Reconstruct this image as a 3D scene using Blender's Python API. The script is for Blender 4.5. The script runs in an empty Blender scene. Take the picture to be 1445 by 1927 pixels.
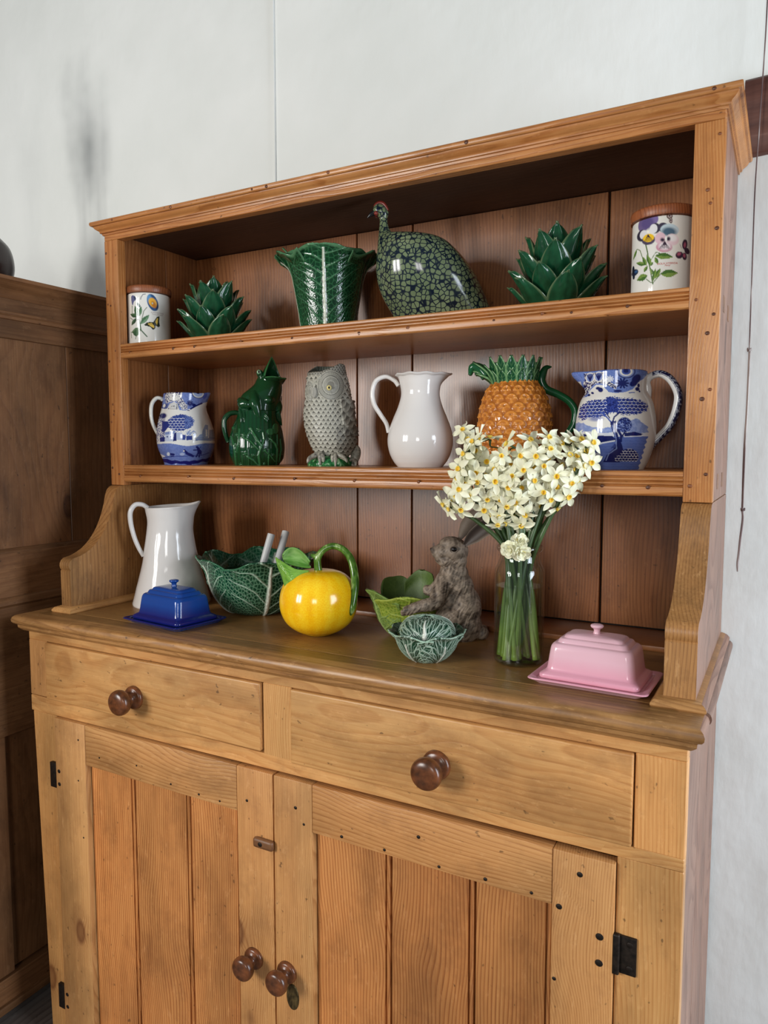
import bpy, math, random
import numpy as np
from mathutils import Vector, Matrix
random.seed(7); RS = np.random.RandomState(5)
sc = bpy.context.scene
COL = sc.collection
PI = math.pi

# ------------------------------------------------------------------ camera
cam = bpy.data.cameras.new('camera'); camo = bpy.data.objects.new('camera', cam); COL.objects.link(camo)
cam.sensor_fit = 'VERTICAL'; cam.sensor_height = 36; cam.sensor_width = 27
cam.lens = 1378.3 / 1927 * 36
camo.location = (1.3963, -0.9875, 0.3456)
camo.rotation_euler = (PI / 2 - 0.0812, 0, 0.5016)
cam.clip_start = .02
sc.camera = camo

# ------------------------------------------------------------------ exposure, world, lights
sc.view_settings.view_transform = 'Standard'; sc.view_settings.look = 'None'
sc.view_settings.gamma = 1; sc.view_settings.use_curve_mapping = False
sc.view_settings.exposure = -0.14
w = bpy.data.worlds.new('world'); sc.world = w; w.use_nodes = True
w.node_tree.nodes['Background'].inputs[0].default_value = (0.86, 0.93, 1.0, 1)
w.node_tree.nodes['Background'].inputs[1].default_value = 0.21

def area(name, loc, target, sx, sy, power, col):
    l = bpy.data.lights.new(name, 'AREA'); l.shape = 'RECTANGLE'; l.size = sx; l.size_y = sy
    l.energy = power; l.color = col
    o = bpy.data.objects.new(name, l); COL.objects.link(o); o.location = loc
    d = Vector(target) - Vector(loc); o.rotation_euler = d.to_track_quat('-Z', 'Y').to_euler()
    return o
# window opposite and to the left of the dresser, two panes
area('window_light', (-1.02, -2.55, 0.75), (.6, .3, .35), .34, 1.0, 39, (1, .985, .95))
area('window_light', (-.50, -2.75, 0.75), (.6, .3, .35), .34, 1.0, 39, (1, .985, .95))
# smaller window behind the photographer, two panes
area('window_light', (1.62, -2.95, 0.62), (.7, .3, .35), .20, .65, 9, (1, .985, .95))
area('window_light', (1.92, -2.9, 0.62), (.7, .3, .35), .20, .65, 9, (1, .985, .95))
# cool daylight from a window on the right
area('window_light', (3.2, -0.25, .25), (1.4, .35, -.2), .8, 1.6, 66, (.80, .89, 1.0))

# ------------------------------------------------------------------ helpers
def lin(c):
    c = np.asarray(c, float) / 255.
    return np.where(c <= .04045, c / 12.92, ((c + .055) / 1.055) ** 2.4)
def rgba(c):
    v = lin(c); return (float(v[0]), float(v[1]), float(v[2]), 1)

class NT:
    def __init__(s, name):
        s.m = bpy.data.materials.new(name); s.m.use_nodes = True
        s.t = s.m.node_tree; s.b = s.t.nodes['Principled BSDF']
    def n(s, typ, **kw):
        nd = s.t.nodes.new('ShaderNode' + typ)
        for k, v in kw.items(): setattr(nd, k, v)
        return nd
    def put(s, sock, v):
        if hasattr(v, 'is_output'): s.t.links.new(v, sock)
        elif v is not None:
            sock.default_value = v
    def math(s, op, a, b=None, c=None, clamp=False):
        nd = s.n('Math', operation=op, use_clamp=clamp); s.put(nd.inputs[0], a)
        if b is not None: s.put(nd.inputs[1], b)
        if c is not None: s.put(nd.inputs[2], c)
        return nd.outputs[0]
    def vmath(s, op, a, b=None, scale=None):
        nd = s.n('VectorMath', operation=op); s.put(nd.inputs[0], a)
        if b is not None: s.put(nd.inputs[1], b)
        if scale is not None: s.put(nd.inputs[3], scale)
        return nd.outputs[0]
    def noise(s, vec, scale=5, detail=3, rough=.5):
        nd = s.n('TexNoise'); s.put(nd.inputs['Vector'], vec); nd.inputs['Scale'].default_value = scale
        nd.inputs['Detail'].default_value = detail; nd.inputs['Roughness'].default_value = rough
        return nd.outputs[0]
    def ramp(s, f, stops, interp='LINEAR'):
        nd = s.n('ValToRGB'); s.put(nd.inputs[0], f); e = nd.color_ramp.elements; nd.color_ramp.interpolation = interp
        while len(e) < len(stops): e.new(.5)
        for i, (p, c) in enumerate(stops):
            e[i].position = p; e[i].color = c if len(c) == 4 else (c[0], c[1], c[2], 1)
        return nd.outputs[0]
    def mix(s, f, a, b, blend='MIX'):
        nd = s.n('Mix', data_type='RGBA', blend_type=blend); s.put(nd.inputs[0], f)
        s.put(nd.inputs[6], a); s.put(nd.inputs[7], b); return nd.outputs[2]
    def bump(s, h, strength=.3, dist=.001):
        nd = s.n('Bump'); s.put(nd.inputs['Height'], h); nd.inputs['Strength'].default_value = strength
        nd.inputs['Distance'].default_value = dist; s.put(s.b.inputs['Normal'], nd.outputs[0])
    def set(s, **kw):
        for k, v in kw.items(): s.put(s.b.inputs[k.replace('_', ' ')], v)

def g1(v): return (v, v, v, 1)

def pine(name, axis, light, mid, dark, rough=.38, ring=.0065, grainy=.55, stain=.35, var=.16, knots=1.0, coat=.0, wear=.25, bmp=.35):
    s = NT(name)
    tc = s.n('TexCoord').outputs['Object']; rnd = s.n('ObjectInfo').outputs['Random']
    off = s.n('CombineXYZ'); s.put(off.inputs[0], s.math('MULTIPLY', rnd, 7.3)); s.put(off.inputs[1], s.math('MULTIPLY', rnd, 3.1)); s.put(off.inputs[2], s.math('MULTIPLY', rnd, 13.7))
    sep = s.n('SeparateXYZ'); s.put(sep.inputs[0], tc)
    cmb = s.n('CombineXYZ'); o = {'x': (1, 2, 0), 'y': (0, 2, 1), 'z': (0, 1, 2)}[axis]
    for i in range(3): s.put(cmb.inputs[i], sep.outputs[o[i]])
    p0 = cmb.outputs[0]
    p = s.vmath('ADD', p0, off.outputs[0])
    # slow wander of the grain
    wv = s.noise(s.vmath('MULTIPLY', p, (2.2, 2.2, 1.3)), 1.6, 2)
    wv2 = s.noise(s.vmath('MULTIPLY', p, (14, 14, 3.0)), 1.0, 2)
    # knots
    vo = s.n('TexVoronoi'); s.put(vo.inputs['Vector'], s.vmath('MULTIPLY', p, (6.5, 6.5, 3.4))); vo.inputs['Scale'].default_value = 1
    sepc = s.n('SeparateColor'); s.put(sepc.inputs[0], vo.outputs['Color'])
    keep = s.math('GREATER_THAN', sepc.outputs[0], 1 - .55 * knots)
    kd = s.math('ADD', vo.outputs['Distance'], s.math('MULTIPLY', s.math('SUBTRACT', 1, keep), 9))
    kinf = s.math('POWER', 2.718, s.math('MULTIPLY', kd, -9.0))
    sp = s.n('SeparateXYZ'); s.put(sp.inputs[0], p0)
    a = s.math('ADD', s.math('ADD', sp.outputs[0], s.math('MULTIPLY', s.math('SUBTRACT', rnd, .5), .22)), s.math('MULTIPLY', s.math('SUBTRACT', wv, .5), .085))
    b = s.math('ADD', s.math('ADD', s.math('MULTIPLY', sp.outputs[1], .6), .045), s.math('MULTIPLY', s.math('SUBTRACT', wv2, .5), .006))
    r2 = s.math('ADD', s.math('MULTIPLY', a, a), s.math('MULTIPLY', b, b))
    r = s.math('SQRT', r2)
    r = s.math('ADD', r, s.math('MULTIPLY', kinf, .05))
    fr = s.math('FRACT', s.math('DIVIDE', r, ring))
    rg = s.ramp(fr, [(0, g1(0)), (.45, g1(.12)), (.8, g1(.9)), (.9, g1(1)), (1, g1(0))])
    fib = s.noise(s.vmath('MULTIPLY', p, (330, 330, 9)), 1, 3, .6)
    fibc = s.ramp(fib, [(.32, g1(0)), (.72, g1(1))])
    gmix = s.math('ADD', s.math('MULTIPLY', rg, grainy), s.math('MULTIPLY', fibc, .38), clamp=True)
    c = s.ramp(gmix, [(0, rgba(light)), (.5, rgba(mid)), (1, rgba(dark))])
    # blotchy old wax and stains
    st = s.noise(s.vmath('MULTIPLY', p, (5, 5, 2.0)), 1.3, 5, .6)
    stc = s.ramp(st, [(.30, g1(1 - stain)), (.55, g1(1)), (.75, g1(1.0))])
    c = s.mix(1, c, stc, 'MULTIPLY')
    hue = s.noise(s.vmath('MULTIPLY', p, (5, 5, 1.6)), 1.0, 3)
    c = s.mix(s.ramp(hue, [(.42, g1(0)), (.68, g1(.32))]), c, s.mix(1, c, (1.08, .80, .62, 1), 'MULTIPLY'))
    # grime, greyer and darker in patches
    gr = s.noise(s.vmath('MULTIPLY', p, (7, 7, 5)), 2.2, 6, .72)
    c = s.mix(s.ramp(gr, [(.50, g1(0)), (.72, g1(stain * .9))]), c, rgba([dark[0] * .80, dark[1] * .80, dark[2] * .86]))
    # scratches / dents
    sn = s.noise(s.vmath('MULTIPLY', p, (60, 60, 22)), 1.6, 4, .7)
    c = s.mix(s.ramp(sn, [(.59, g1(0)), (.70, g1(wear * .75))]), c, rgba([min(255, x + 35) for x in light]))
    dn = s.noise(s.vmath('MULTIPLY', p, (45, 45, 30)), 2.3, 2, .5)
    c = s.mix(s.ramp(dn, [(.70, g1(0)), (.76, g1(.6))]), c, rgba([x * .35 for x in dark]))
    # knots
    kc = s.ramp(kd, [(0, g1(.9)), (.07, g1(.7)), (.105, g1(1)), (.135, g1(0.28)), (.26, g1(0))])
    c = s.mix(s.math('MULTIPLY', kc, .8), c, rgba([dark[0] * .62, dark[1] * .48, dark[2] * .42]))
    bri = s.math('ADD', 1 - var / 2, s.math('MULTIPLY', rnd, var))
    c = s.vmath('SCALE', c, scale=bri)
    s.set(Base_Color=c)
    s.put(s.b.inputs['Roughness'], s.math('ADD', rough - .07, s.math('MULTIPLY', st, .2)))
    s.b.inputs['Specular IOR Level'].default_value = .5
    if coat: s.b.inputs['Coat Weight'].default_value = coat; s.b.inputs['Coat Roughness'].default_value = .28
    s.bump(s.math('ADD', s.math('MULTIPLY', rg, -.5), s.math('ADD', s.math('MULTIPLY', fib, .5), s.math('MULTIPLY', sn, .6))), bmp, .0007)
    return s.m

GOLD = ((218, 166, 104), (200, 144, 84), (162, 108, 58))
PALE = ((212, 160, 102), (194, 140, 84), (152, 100, 54))
ORNG = ((208, 146, 86), (188, 122, 66), (142, 84, 42))
BACK = ((154, 100, 58), (132, 80, 42), (90, 48, 22))
M = {}
for ax in 'xyz':
    M['gold_' + ax] = pine('golden_pine_' + ax, ax, *GOLD, grainy=.36, ring=.005, knots=1.3, stain=.42)
    M['pale_' + ax] = pine('pale_pine_' + ax, ax, *PALE, ring=.0036, stain=.42, grainy=.5, knots=1.3)
    M['nose_' + ax] = pine('scuffed_edge_pine_' + ax, ax, (184, 136, 82), (158, 112, 64), (108, 72, 38), rough=.36, grainy=.4, stain=.55, knots=.6, ring=.005, wear=.5)
    M['rack_' + ax] = pine('amber_pine_' + ax, ax, (196, 138, 82), (176, 114, 60), (134, 80, 40), rough=.30, ring=.0042, grainy=.45, knots=.2, stain=.3)
    M['back_' + ax] = pine('brown_pine_' + ax, ax, *BACK, rough=.30, ring=.0062, grainy=.42, stain=.45, var=.25, knots=.6, coat=.2, bmp=.16)
    M['top_' + ax] = pine('dark_waxed_pine_' + ax, ax, (164, 122, 70), (140, 100, 54), (98, 66, 32), rough=.36, grainy=.35, stain=.45, knots=.8, ring=.009)
    M['dim_' + ax] = pine('old_brown_pine_' + ax, ax, (140, 98, 62), (118, 78, 46), (84, 52, 28), rough=.45, grainy=.2, stain=.5, ring=.008, knots=.3)
M['plank_z'] = pine('warm_plank_pine', 'z', *ORNG, ring=.0056, grainy=.66, var=.30, knots=1.5, stain=.42)
M['side_z'] = pine('bleached_side_pine', 'z', (150, 116, 98), (132, 98, 82), (98, 68, 54), rough=.45, ring=.006, grainy=.5)  # grey-pink tint: cool sheen from the right painted into the wood colour
M['side_y'] = pine('sheen_tinted_side_pine_y', 'y', (150, 116, 98), (132, 98, 82), (98, 68, 54), rough=.45, ring=.006, grainy=.5)  # same painted-in sheen, grain along y

def simple(name, c, rough=.4, metal=0, noise=0, nscale=40, bump=0, **kw):
    s = NT(name); 
    if noise:
        n = s.noise(s.n('TexCoord').outputs['Object'], nscale, 4)
        col = s.mix(s.ramp(n, [(.35, g1(0)), (.7, g1(1))]), rgba([x * (1 - noise) for x in c]), rgba([min(255, x * (1 + noise * .5)) for x in c]))
        s.set(Base_Color=col)
        if bump: s.bump(n, .5, bump)
    else: s.set(Base_Color=rgba(c))
    s.b.inputs['Roughness'].default_value = rough; s.b.inputs['Metallic'].default_value = metal
    for k, v in kw.items(): s.b.inputs[k.replace('_', ' ')].default_value = v
    return s.m
def vcol(name, rough=.12, coat=0, bumpn=0, nscale=200, spec=.5):
    s = NT(name); a = s.n('Attribute', attribute_name='Col'); s.set(Base_Color=a.outputs['Color'])
    s.b.inputs['Roughness'].default_value = rough; s.b.inputs['Specular IOR Level'].default_value = spec
    if coat: s.b.inputs['Coat Weight'].default_value = coat; s.b.inputs['Coat Roughness'].default_value = .04
    if bumpn: s.bump(s.noise(s.n('TexCoord').outputs['Object'], nscale, 3), bumpn, .001)
    return s.m
M['glaze'] = vcol('painted_glaze', .10)
M['satin'] = vcol('painted_satin', .42)
M['knob'] = simple('turned_brown_wood', (104, 60, 34), .26, noise=.35, nscale=60)
M['peg'] = simple('peg_wood', (132, 76, 40), .45, noise=.3, nscale=400)
M['pegd'] = simple('dark_peg_wood', (92, 50, 26), .45, noise=.3, nscale=400)
M['iron'] = simple('black_iron', (44, 36, 30), .5, .6, noise=.4, nscale=150)
M['brass'] = simple('aged_brass', (104, 88, 56), .45, .7, noise=.4, nscale=150)
M['white'] = simple('white_glaze', (226, 222, 218), .10)
M['cream'] = simple('cream_glaze', (222, 220, 210), .12)
M['navy'] = simple('navy_print', (22, 26, 66), .15)
M['lid'] = pine('jar_lid_wood', 'z', (160, 96, 58), (140, 78, 44), (104, 54, 30), rough=.35, ring=.004, knots=0)
M['dark'] = simple('dark_gap', (22, 15, 10), .9)

def finish(o, name, mat, parent=None, smooth=True):
    if mat is not None:
        o.data.materials.clear(); o.data.materials.append(mat)
    if parent: o.parent = parent
    return o
def mesh_np(name, V, F, mat, parent=None, smooth=True, col=None, sharp=None):
    """V (n,3); F list of arrays (quads / tris)"""
    me = bpy.data.meshes.new(name); V = np.asarray(V, np.float32).reshape(-1, 3)
    if isinstance(F, np.ndarray): F = [F]
    loops = np.concatenate([f.ravel() for f in F]).astype(np.int32)
    tot = np.concatenate([np.full(len(f), f.shape[1]) for f in F]).astype(np.int32)
    start = np.concatenate([[0], np.cumsum(tot)[:-1]]).astype(np.int32)
    me.vertices.add(len(V)); me.vertices.foreach_set('co', V.ravel())
    me.loops.add(len(loops)); me.loops.foreach_set('vertex_index', loops)
    me.polygons.add(len(tot)); me.polygons.foreach_set('loop_start', start)
    try: me.polygons.foreach_set('loop_total', tot)
    except Exception: pass
    me.update(calc_edges=True); me.validate()
    me.polygons.foreach_set('use_smooth', np.full(len(me.polygons), smooth, dtype=bool)); 
    if col is not None:
        ca = me.color_attributes.new('Col', 'FLOAT_COLOR', 'POINT')
        c4 = np.ones((len(V), 4), np.float32); c4[:, :3] = np.asarray(col, np.float32).reshape(-1, 3)
        ca.data.foreach_set('color', c4.ravel())
    o = bpy.data.objects.new(name, me); COL.objects.link(o)
    if sharp: me.set_sharp_from_angle(angle=math.radians(sharp))
    return finish(o, name, mat, parent)
def mesh_py(name, V, F, mat, parent=None, smooth=False, sharp=None):
    me = bpy.data.meshes.new(name); me.from_pydata([tuple(v) for v in V], [], [tuple(f) for f in F]); me.update()
    if smooth or sharp:
        for p in me.polygons: p.use_smooth = True
    if sharp: me.set_sharp_from_angle(angle=math.radians(sharp))
    o = bpy.data.objects.new(name, me); COL.objects.link(o)
    return finish(o, name, mat, parent)

import bmesh
def box(name, x0, x1, y0, y1, z0, z1, mat, parent=None, bev=.0012, seg=1, taper=None):
    bm = bmesh.new()
    r = bmesh.ops.create_cube(bm, size=1)
    for v in bm.verts:
        v.co.x = x0 + (x1 - x0) * (v.co.x + .5); v.co.y = y0 + (y1 - y0) * (v.co.y + .5); v.co.z = z0 + (z1 - z0) * (v.co.z + .5)
    if taper: taper(bm)
    if bev: bmesh.ops.bevel(bm, geom=bm.edges[:], offset=bev, segments=seg, affect='EDGES', profile=.6)
    me = bpy.data.meshes.new(name); bm.to_mesh(me); bm.free()
    if seg > 1:
        for p in me.polygons: p.use_smooth = True
        me.set_sharp_from_angle(angle=math.radians(50))
    o = bpy.data.objects.new(name, me); COL.objects.link(o)
    return finish(o, name, mat, parent)
def extrude_poly(name, pts, axis, a0, a1, mat, parent=None, sharp=40):
    """closed polygon in the plane perpendicular to axis ('x': (y,z))"""
    n = len(pts); V = []
    for a in (a0, a1):
        for p in pts: V.append((a, p[0], p[1]) if axis == 'x' else (p[0], a, p[1]))
    F = [tuple(range(n))[::-1], tuple(range(n, 2 * n))] + [(i, (i + 1) % n, n + (i + 1) % n, n + i) for i in range(n)]
    bm = bmesh.new(); vs = [bm.verts.new(v) for v in V]
    for f in F: bm.faces.new([vs[i] for i in f])
    bmesh.ops.recalc_face_normals(bm, faces=bm.faces[:])
    me = bpy.data.meshes.new(name); bm.to_mesh(me); bm.free()
    for p in me.polygons: p.use_smooth = True
    me.set_sharp_from_angle(angle=math.radians(sharp))
    o = bpy.data.objects.new(name, me); COL.objects.link(o)
    return finish(o, name, mat, parent)
def sweep_U(name, prof, xl, xr, yf, yb, mat, parent=None, sides=(1, 1), sharp=35):
    n = len(prof); rows = []
    if sides[0]: rows.append([(xl - p, yb, z) for p, z in prof])
    rows.append([(xl - p * sides[0], yf - p, z) for p, z in prof]); rows.append([(xr + p * sides[1], yf - p, z) for p, z in prof])
    if sides[1]: rows.append([(xr + p, yb, z) for p, z in prof])
    bm = bmesh.new(); R = [[bm.verts.new(v) for v in r] for r in rows]
    for a, b in zip(R[:-1], R[1:]):
        for i in range(n): bm.faces.new((a[i], a[(i + 1) % n], b[(i + 1) % n], b[i]))
    bm.faces.new(R[0]); bm.faces.new(R[-1][::-1])
    bmesh.ops.recalc_face_normals(bm, faces=bm.faces[:])
    me = bpy.data.meshes.new(name); bm.to_mesh(me); bm.free()
    for p in me.polygons: p.use_smooth = True
    me.set_sharp_from_angle(angle=math.radians(sharp))
    o = bpy.data.objects.new(name, me); COL.objects.link(o)
    return finish(o, name, mat, parent)
def thing(name, label, cat, loc=(0, 0, 0), rz=0, group=None):
    o = bpy.data.objects.new(name, None); COL.objects.link(o); o.location = loc; o.rotation_euler = (0, 0, rz)
    o.empty_display_size = .03
    o['label'] = label; o['category'] = cat
    if group: o['group'] = group
    return o
def struct(o): o['kind'] = 'structure'; return o
def cr(P, n):
    """Catmull-Rom resample of points (k,d) to n samples, spaced by index"""
    P = np.asarray(P, float); k = len(P); t = np.linspace(0, k - 1, n); i = np.clip(np.floor(t).astype(int), 0, k - 2); f = (t - i)[:, None]
    p0 = P[np.maximum(i - 1, 0)]; p1 = P[i]; p2 = P[i + 1]; p3 = P[np.minimum(i + 2, k - 1)]
    p0 = np.where((i == 0)[:, None], 2 * p1 - p2, p0); p3 = np.where((i == k - 2)[:, None], 2 * p2 - p1, p3)
    return .5 * ((2 * p1) + (-p0 + p2) * f + (2 * p0 - 5 * p1 + 4 * p2 - p3) * f ** 2 + (-p0 + 3 * p1 - 3 * p2 + p3) * f ** 3)
def lin_rs(P, n):
    P = np.asarray(P, float); d = np.concatenate([[0], np.cumsum(np.linalg.norm(np.diff(P, axis=0), axis=1))])
    t = np.linspace(0, d[-1], n); return np.stack([np.interp(t, d, P[:, j]) for j in range(P.shape[1])], 1)
def sm(x, a, b):
    t = np.clip((x - a) / (b - a), 0, 1); return t * t * (3 - 2 * t)
def gridF(nu, nv, cu=False, cv=False, base=0):
    iu = np.arange(nu if cu else nu - 1); iv = np.arange(nv if cv else nv - 1)
    a, b = np.meshgrid(iu, iv, indexing='ij'); a2 = (a + 1) % nu; b2 = (b + 1) % nv
    return (base + np.stack([a * nv + b, a2 * nv + b, a2 * nv + b2, a * nv + b2], -1)).reshape(-1, 4)
def gnorm(P, cv=False):
    du = np.gradient(P, axis=0)
    if cv: dv = (np.roll(P, -1, 1) - np.roll(P, 1, 1)) / 2
    else: dv = np.gradient(P, axis=1)
    N = np.cross(du, dv); return N / np.maximum(np.linalg.norm(N, axis=-1, keepdims=True), 1e-12)
def revolve(name, prof, mat, parent=None, n=64, cx=0, cy=0, sharp=None, mod=None, col=None, ns=None):
    """prof list of (r,z) from bottom axis to top; outward normals"""
    P = np.asarray(prof, float)
    th = np.linspace(0, 2 * PI, n, endpoint=False)
    R = P[:, 0][:, None] * np.ones_like(th)[None]; Z = P[:, 1][:, None] * np.ones_like(th)[None]
    if mod: R, Z = mod(R, Z, th[None] + 0 * R)
    G = np.stack([cx + R * np.cos(th), cy + R * np.sin(th), Z], -1)
    c = None if col is None else col(G, th[None] + 0 * R)
    if c is not None: c = c.reshape(-1, 3)
    return mesh_np(name, G.reshape(-1, 3), gridF(len(P), n, False, True)[:, ::-1], mat, parent, True, c, sharp)
def tube(name, pts, rad, mat, parent=None, n=14, k=None, ref=None, flat=1.0, col=None, cap=True, raw=False):
    """tube along smoothed pts; rad list per pt; ref = width axis for strap handles, flat = width/thickness"""
    P = np.asarray(pts, float); r = np.asarray(rad if np.ndim(rad) else [rad] * len(P), float)
    k = k or max(8, 6 * len(P)); Q = cr(np.hstack([P, r[:, None]]), k); C, r = Q[:, :3], Q[:, 3]
    T = np.gradient(C, axis=0); T /= np.linalg.norm(T, axis=1, keepdims=True) + 1e-12
    if ref is None:
        B = np.zeros_like(T); b = np.cross(T[0], (0.13, .9, .2)); b /= np.linalg.norm(b); B[0] = b
        for i in range(1, k):
            b = B[i - 1] - T[i] * (B[i - 1] @ T[i]); B[i] = b / np.linalg.norm(b)
    else:
        B = np.asarray(ref, float)[None] - T * (T @ np.asarray(ref, float))[:, None]; B /= np.linalg.norm(B, axis=1, keepdims=True)
    N = np.cross(B, T); th = np.linspace(0, 2 * PI, n, endpoint=False)
    G = C[:, None] + r[:, None, None] * (flat * np.cos(th)[None, :, None] * B[:, None] + np.sin(th)[None, :, None] * N[:, None])
    V = G.reshape(-1, 3); F = [gridF(k, n, False, True)]
    if cap:
        V = np.vstack([V, C[:1] - T[:1] * r[0] * .4, C[-1:] + T[-1:] * r[-1] * .4]); j = np.arange(n); a = len(V) - 2
        F.append(np.stack([np.full(n, a), (j + 1) % n, j], 1)); e = (k - 1) * n
        F.append(np.stack([np.full(n, a + 1), e + j, e + (j + 1) % n], 1))
    if raw: return V, F
    c = None
    if col is not None: c = col(V, np.concatenate([np.tile(th, k), [0, 0]]) if cap else np.tile(th, k))
    return mesh_np(name, V, F, mat, parent, True, c)
def ellipsoid(c, r, n=16, rot=None):
    u = np.linspace(0, PI, n); v = np.linspace(0, 2 * PI, 2 * n, endpoint=False)
    G = np.stack([np.sin(u)[:, None] * np.cos(v), np.sin(u)[:, None] * np.sin(v), np.cos(u)[:, None] * np.ones_like(v)], -1)
    G = G.reshape(-1, 3) * np.asarray(r)
    if rot is not None: G = G @ np.array(Matrix.Rotation(rot, 3, 'Y')).T
    return G + np.asarray(c), [gridF(n, 2 * n, False, True)[:, ::-1]]
def joinVF(parts):
    V = []; F = []; o = 0
    for v, f in parts:
        V.append(v); F += [a + o for a in f]; o += len(v)
    return np.vstack(V), F
def fuse(name, parts, mat, parent, voxel=.0015, smooth=4, colf=None):
    """closed pieces -> one continuous skin (voxel remesh + smoothing), baked"""
    V, F = joinVF(parts); o = mesh_np(name, V, F, mat)
    m = o.modifiers.new('r', 'REMESH'); m.mode = 'VOXEL'; m.voxel_size = voxel; m.use_smooth_shade = True
    s = o.modifiers.new('s', 'SMOOTH'); s.factor = .5; s.iterations = smooth
    dg = bpy.context.evaluated_depsgraph_get(); me = bpy.data.meshes.new_from_object(o.evaluated_get(dg))
    old = o.data; o.modifiers.clear(); o.data = me; bpy.data.meshes.remove(old); me.name = name
    for p in me.polygons: p.use_smooth = True
    if not me.materials: me.materials.append(mat)
    if colf:
        n = len(me.vertices); co = np.empty(n * 3, np.float32); me.vertices.foreach_get('co', co); co = co.reshape(-1, 3)
        nn = np.empty(n * 3, np.float32); me.vertices.foreach_get('normal', nn); nn = nn.reshape(-1, 3)
        c, dz = colf(co, nn)
        if dz is not None: me.vertices.foreach_set('co', (co + nn * dz[:, None]).astype(np.float32).ravel())
        ca = me.color_attributes.new('Col', 'FLOAT_COLOR', 'POINT'); c4 = np.ones((n, 4), np.float32); c4[:, :3] = c
        ca.data.foreach_set('color', c4.ravel()); me.update()
    o.parent = parent
    return o
# numpy noise -----------------------------------------------------------
_T = RS.rand(64, 64)
def vnoise(x, y):
    xi = np.floor(x).astype(int); yi = np.floor(y).astype(int); fx = x - xi; fy = y - yi
    fx = fx * fx * (3 - 2 * fx); fy = fy * fy * (3 - 2 * fy)
    g = lambda a, b: _T[a % 64, b % 64]
    return (g(xi, yi) * (1 - fx) + g(xi + 1, yi) * fx) * (1 - fy) + (g(xi, yi + 1) * (1 - fx) + g(xi + 1, yi + 1) * fx) * fy
def fbm(x, y, o=3):
    s = 0; a = .5; t = 0
    for i in range(o): s = s + a * vnoise(x * 2 ** i + 7 * i, y * 2 ** i + 3 * i); t += a; a *= .5
    return s / t
_J = RS.rand(64, 64, 2)
def worley(x, y):
    """returns F1, F2, id"""
    xi = np.floor(x).astype(int); yi = np.floor(y).astype(int); f1 = np.full(x.shape, 9.); f2 = np.full(x.shape, 9.); idd = np.zeros(x.shape)
    for a in (-1, 0, 1):
        for b in (-1, 0, 1):
            j = _J[(xi + a) % 64, (yi + b) % 64]
            d = np.hypot(xi + a + .15 + .7 * j[..., 0] - x, yi + b + .15 + .7 * j[..., 1] - y)
            m = d < f1; f2 = np.where(m, f1, np.minimum(f2, d)); idd = np.where(m, j[..., 0], idd); f1 = np.where(m, d, f1)
    return f1, f2, idd
def scales(u, v, tip=.62):
    """overlapping scallops; u,v in cell units; returns height 0..1 (1 at the free edge), and edge distance"""
    r0 = np.floor(v); best = np.full(u.shape, -1e9); loc = np.zeros(u.shape); xx = np.zeros(u.shape)
    for k in (-1, 0, 1):
        r = r0 + k; x = (u + .5 * (r % 2)); x = (x - np.floor(x) - .5) * 2
        low = r - tip * np.sqrt(np.clip(1 - x * x, 0, 1)) + .3
        ok = v >= low; upd = ok & (r > best); best = np.where(upd, r, best); loc = np.where(upd, v - low, loc); xx = np.where(upd, x, xx)
    return np.clip(1 - loc / 1.4, 0, 1), loc, xx

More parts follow.
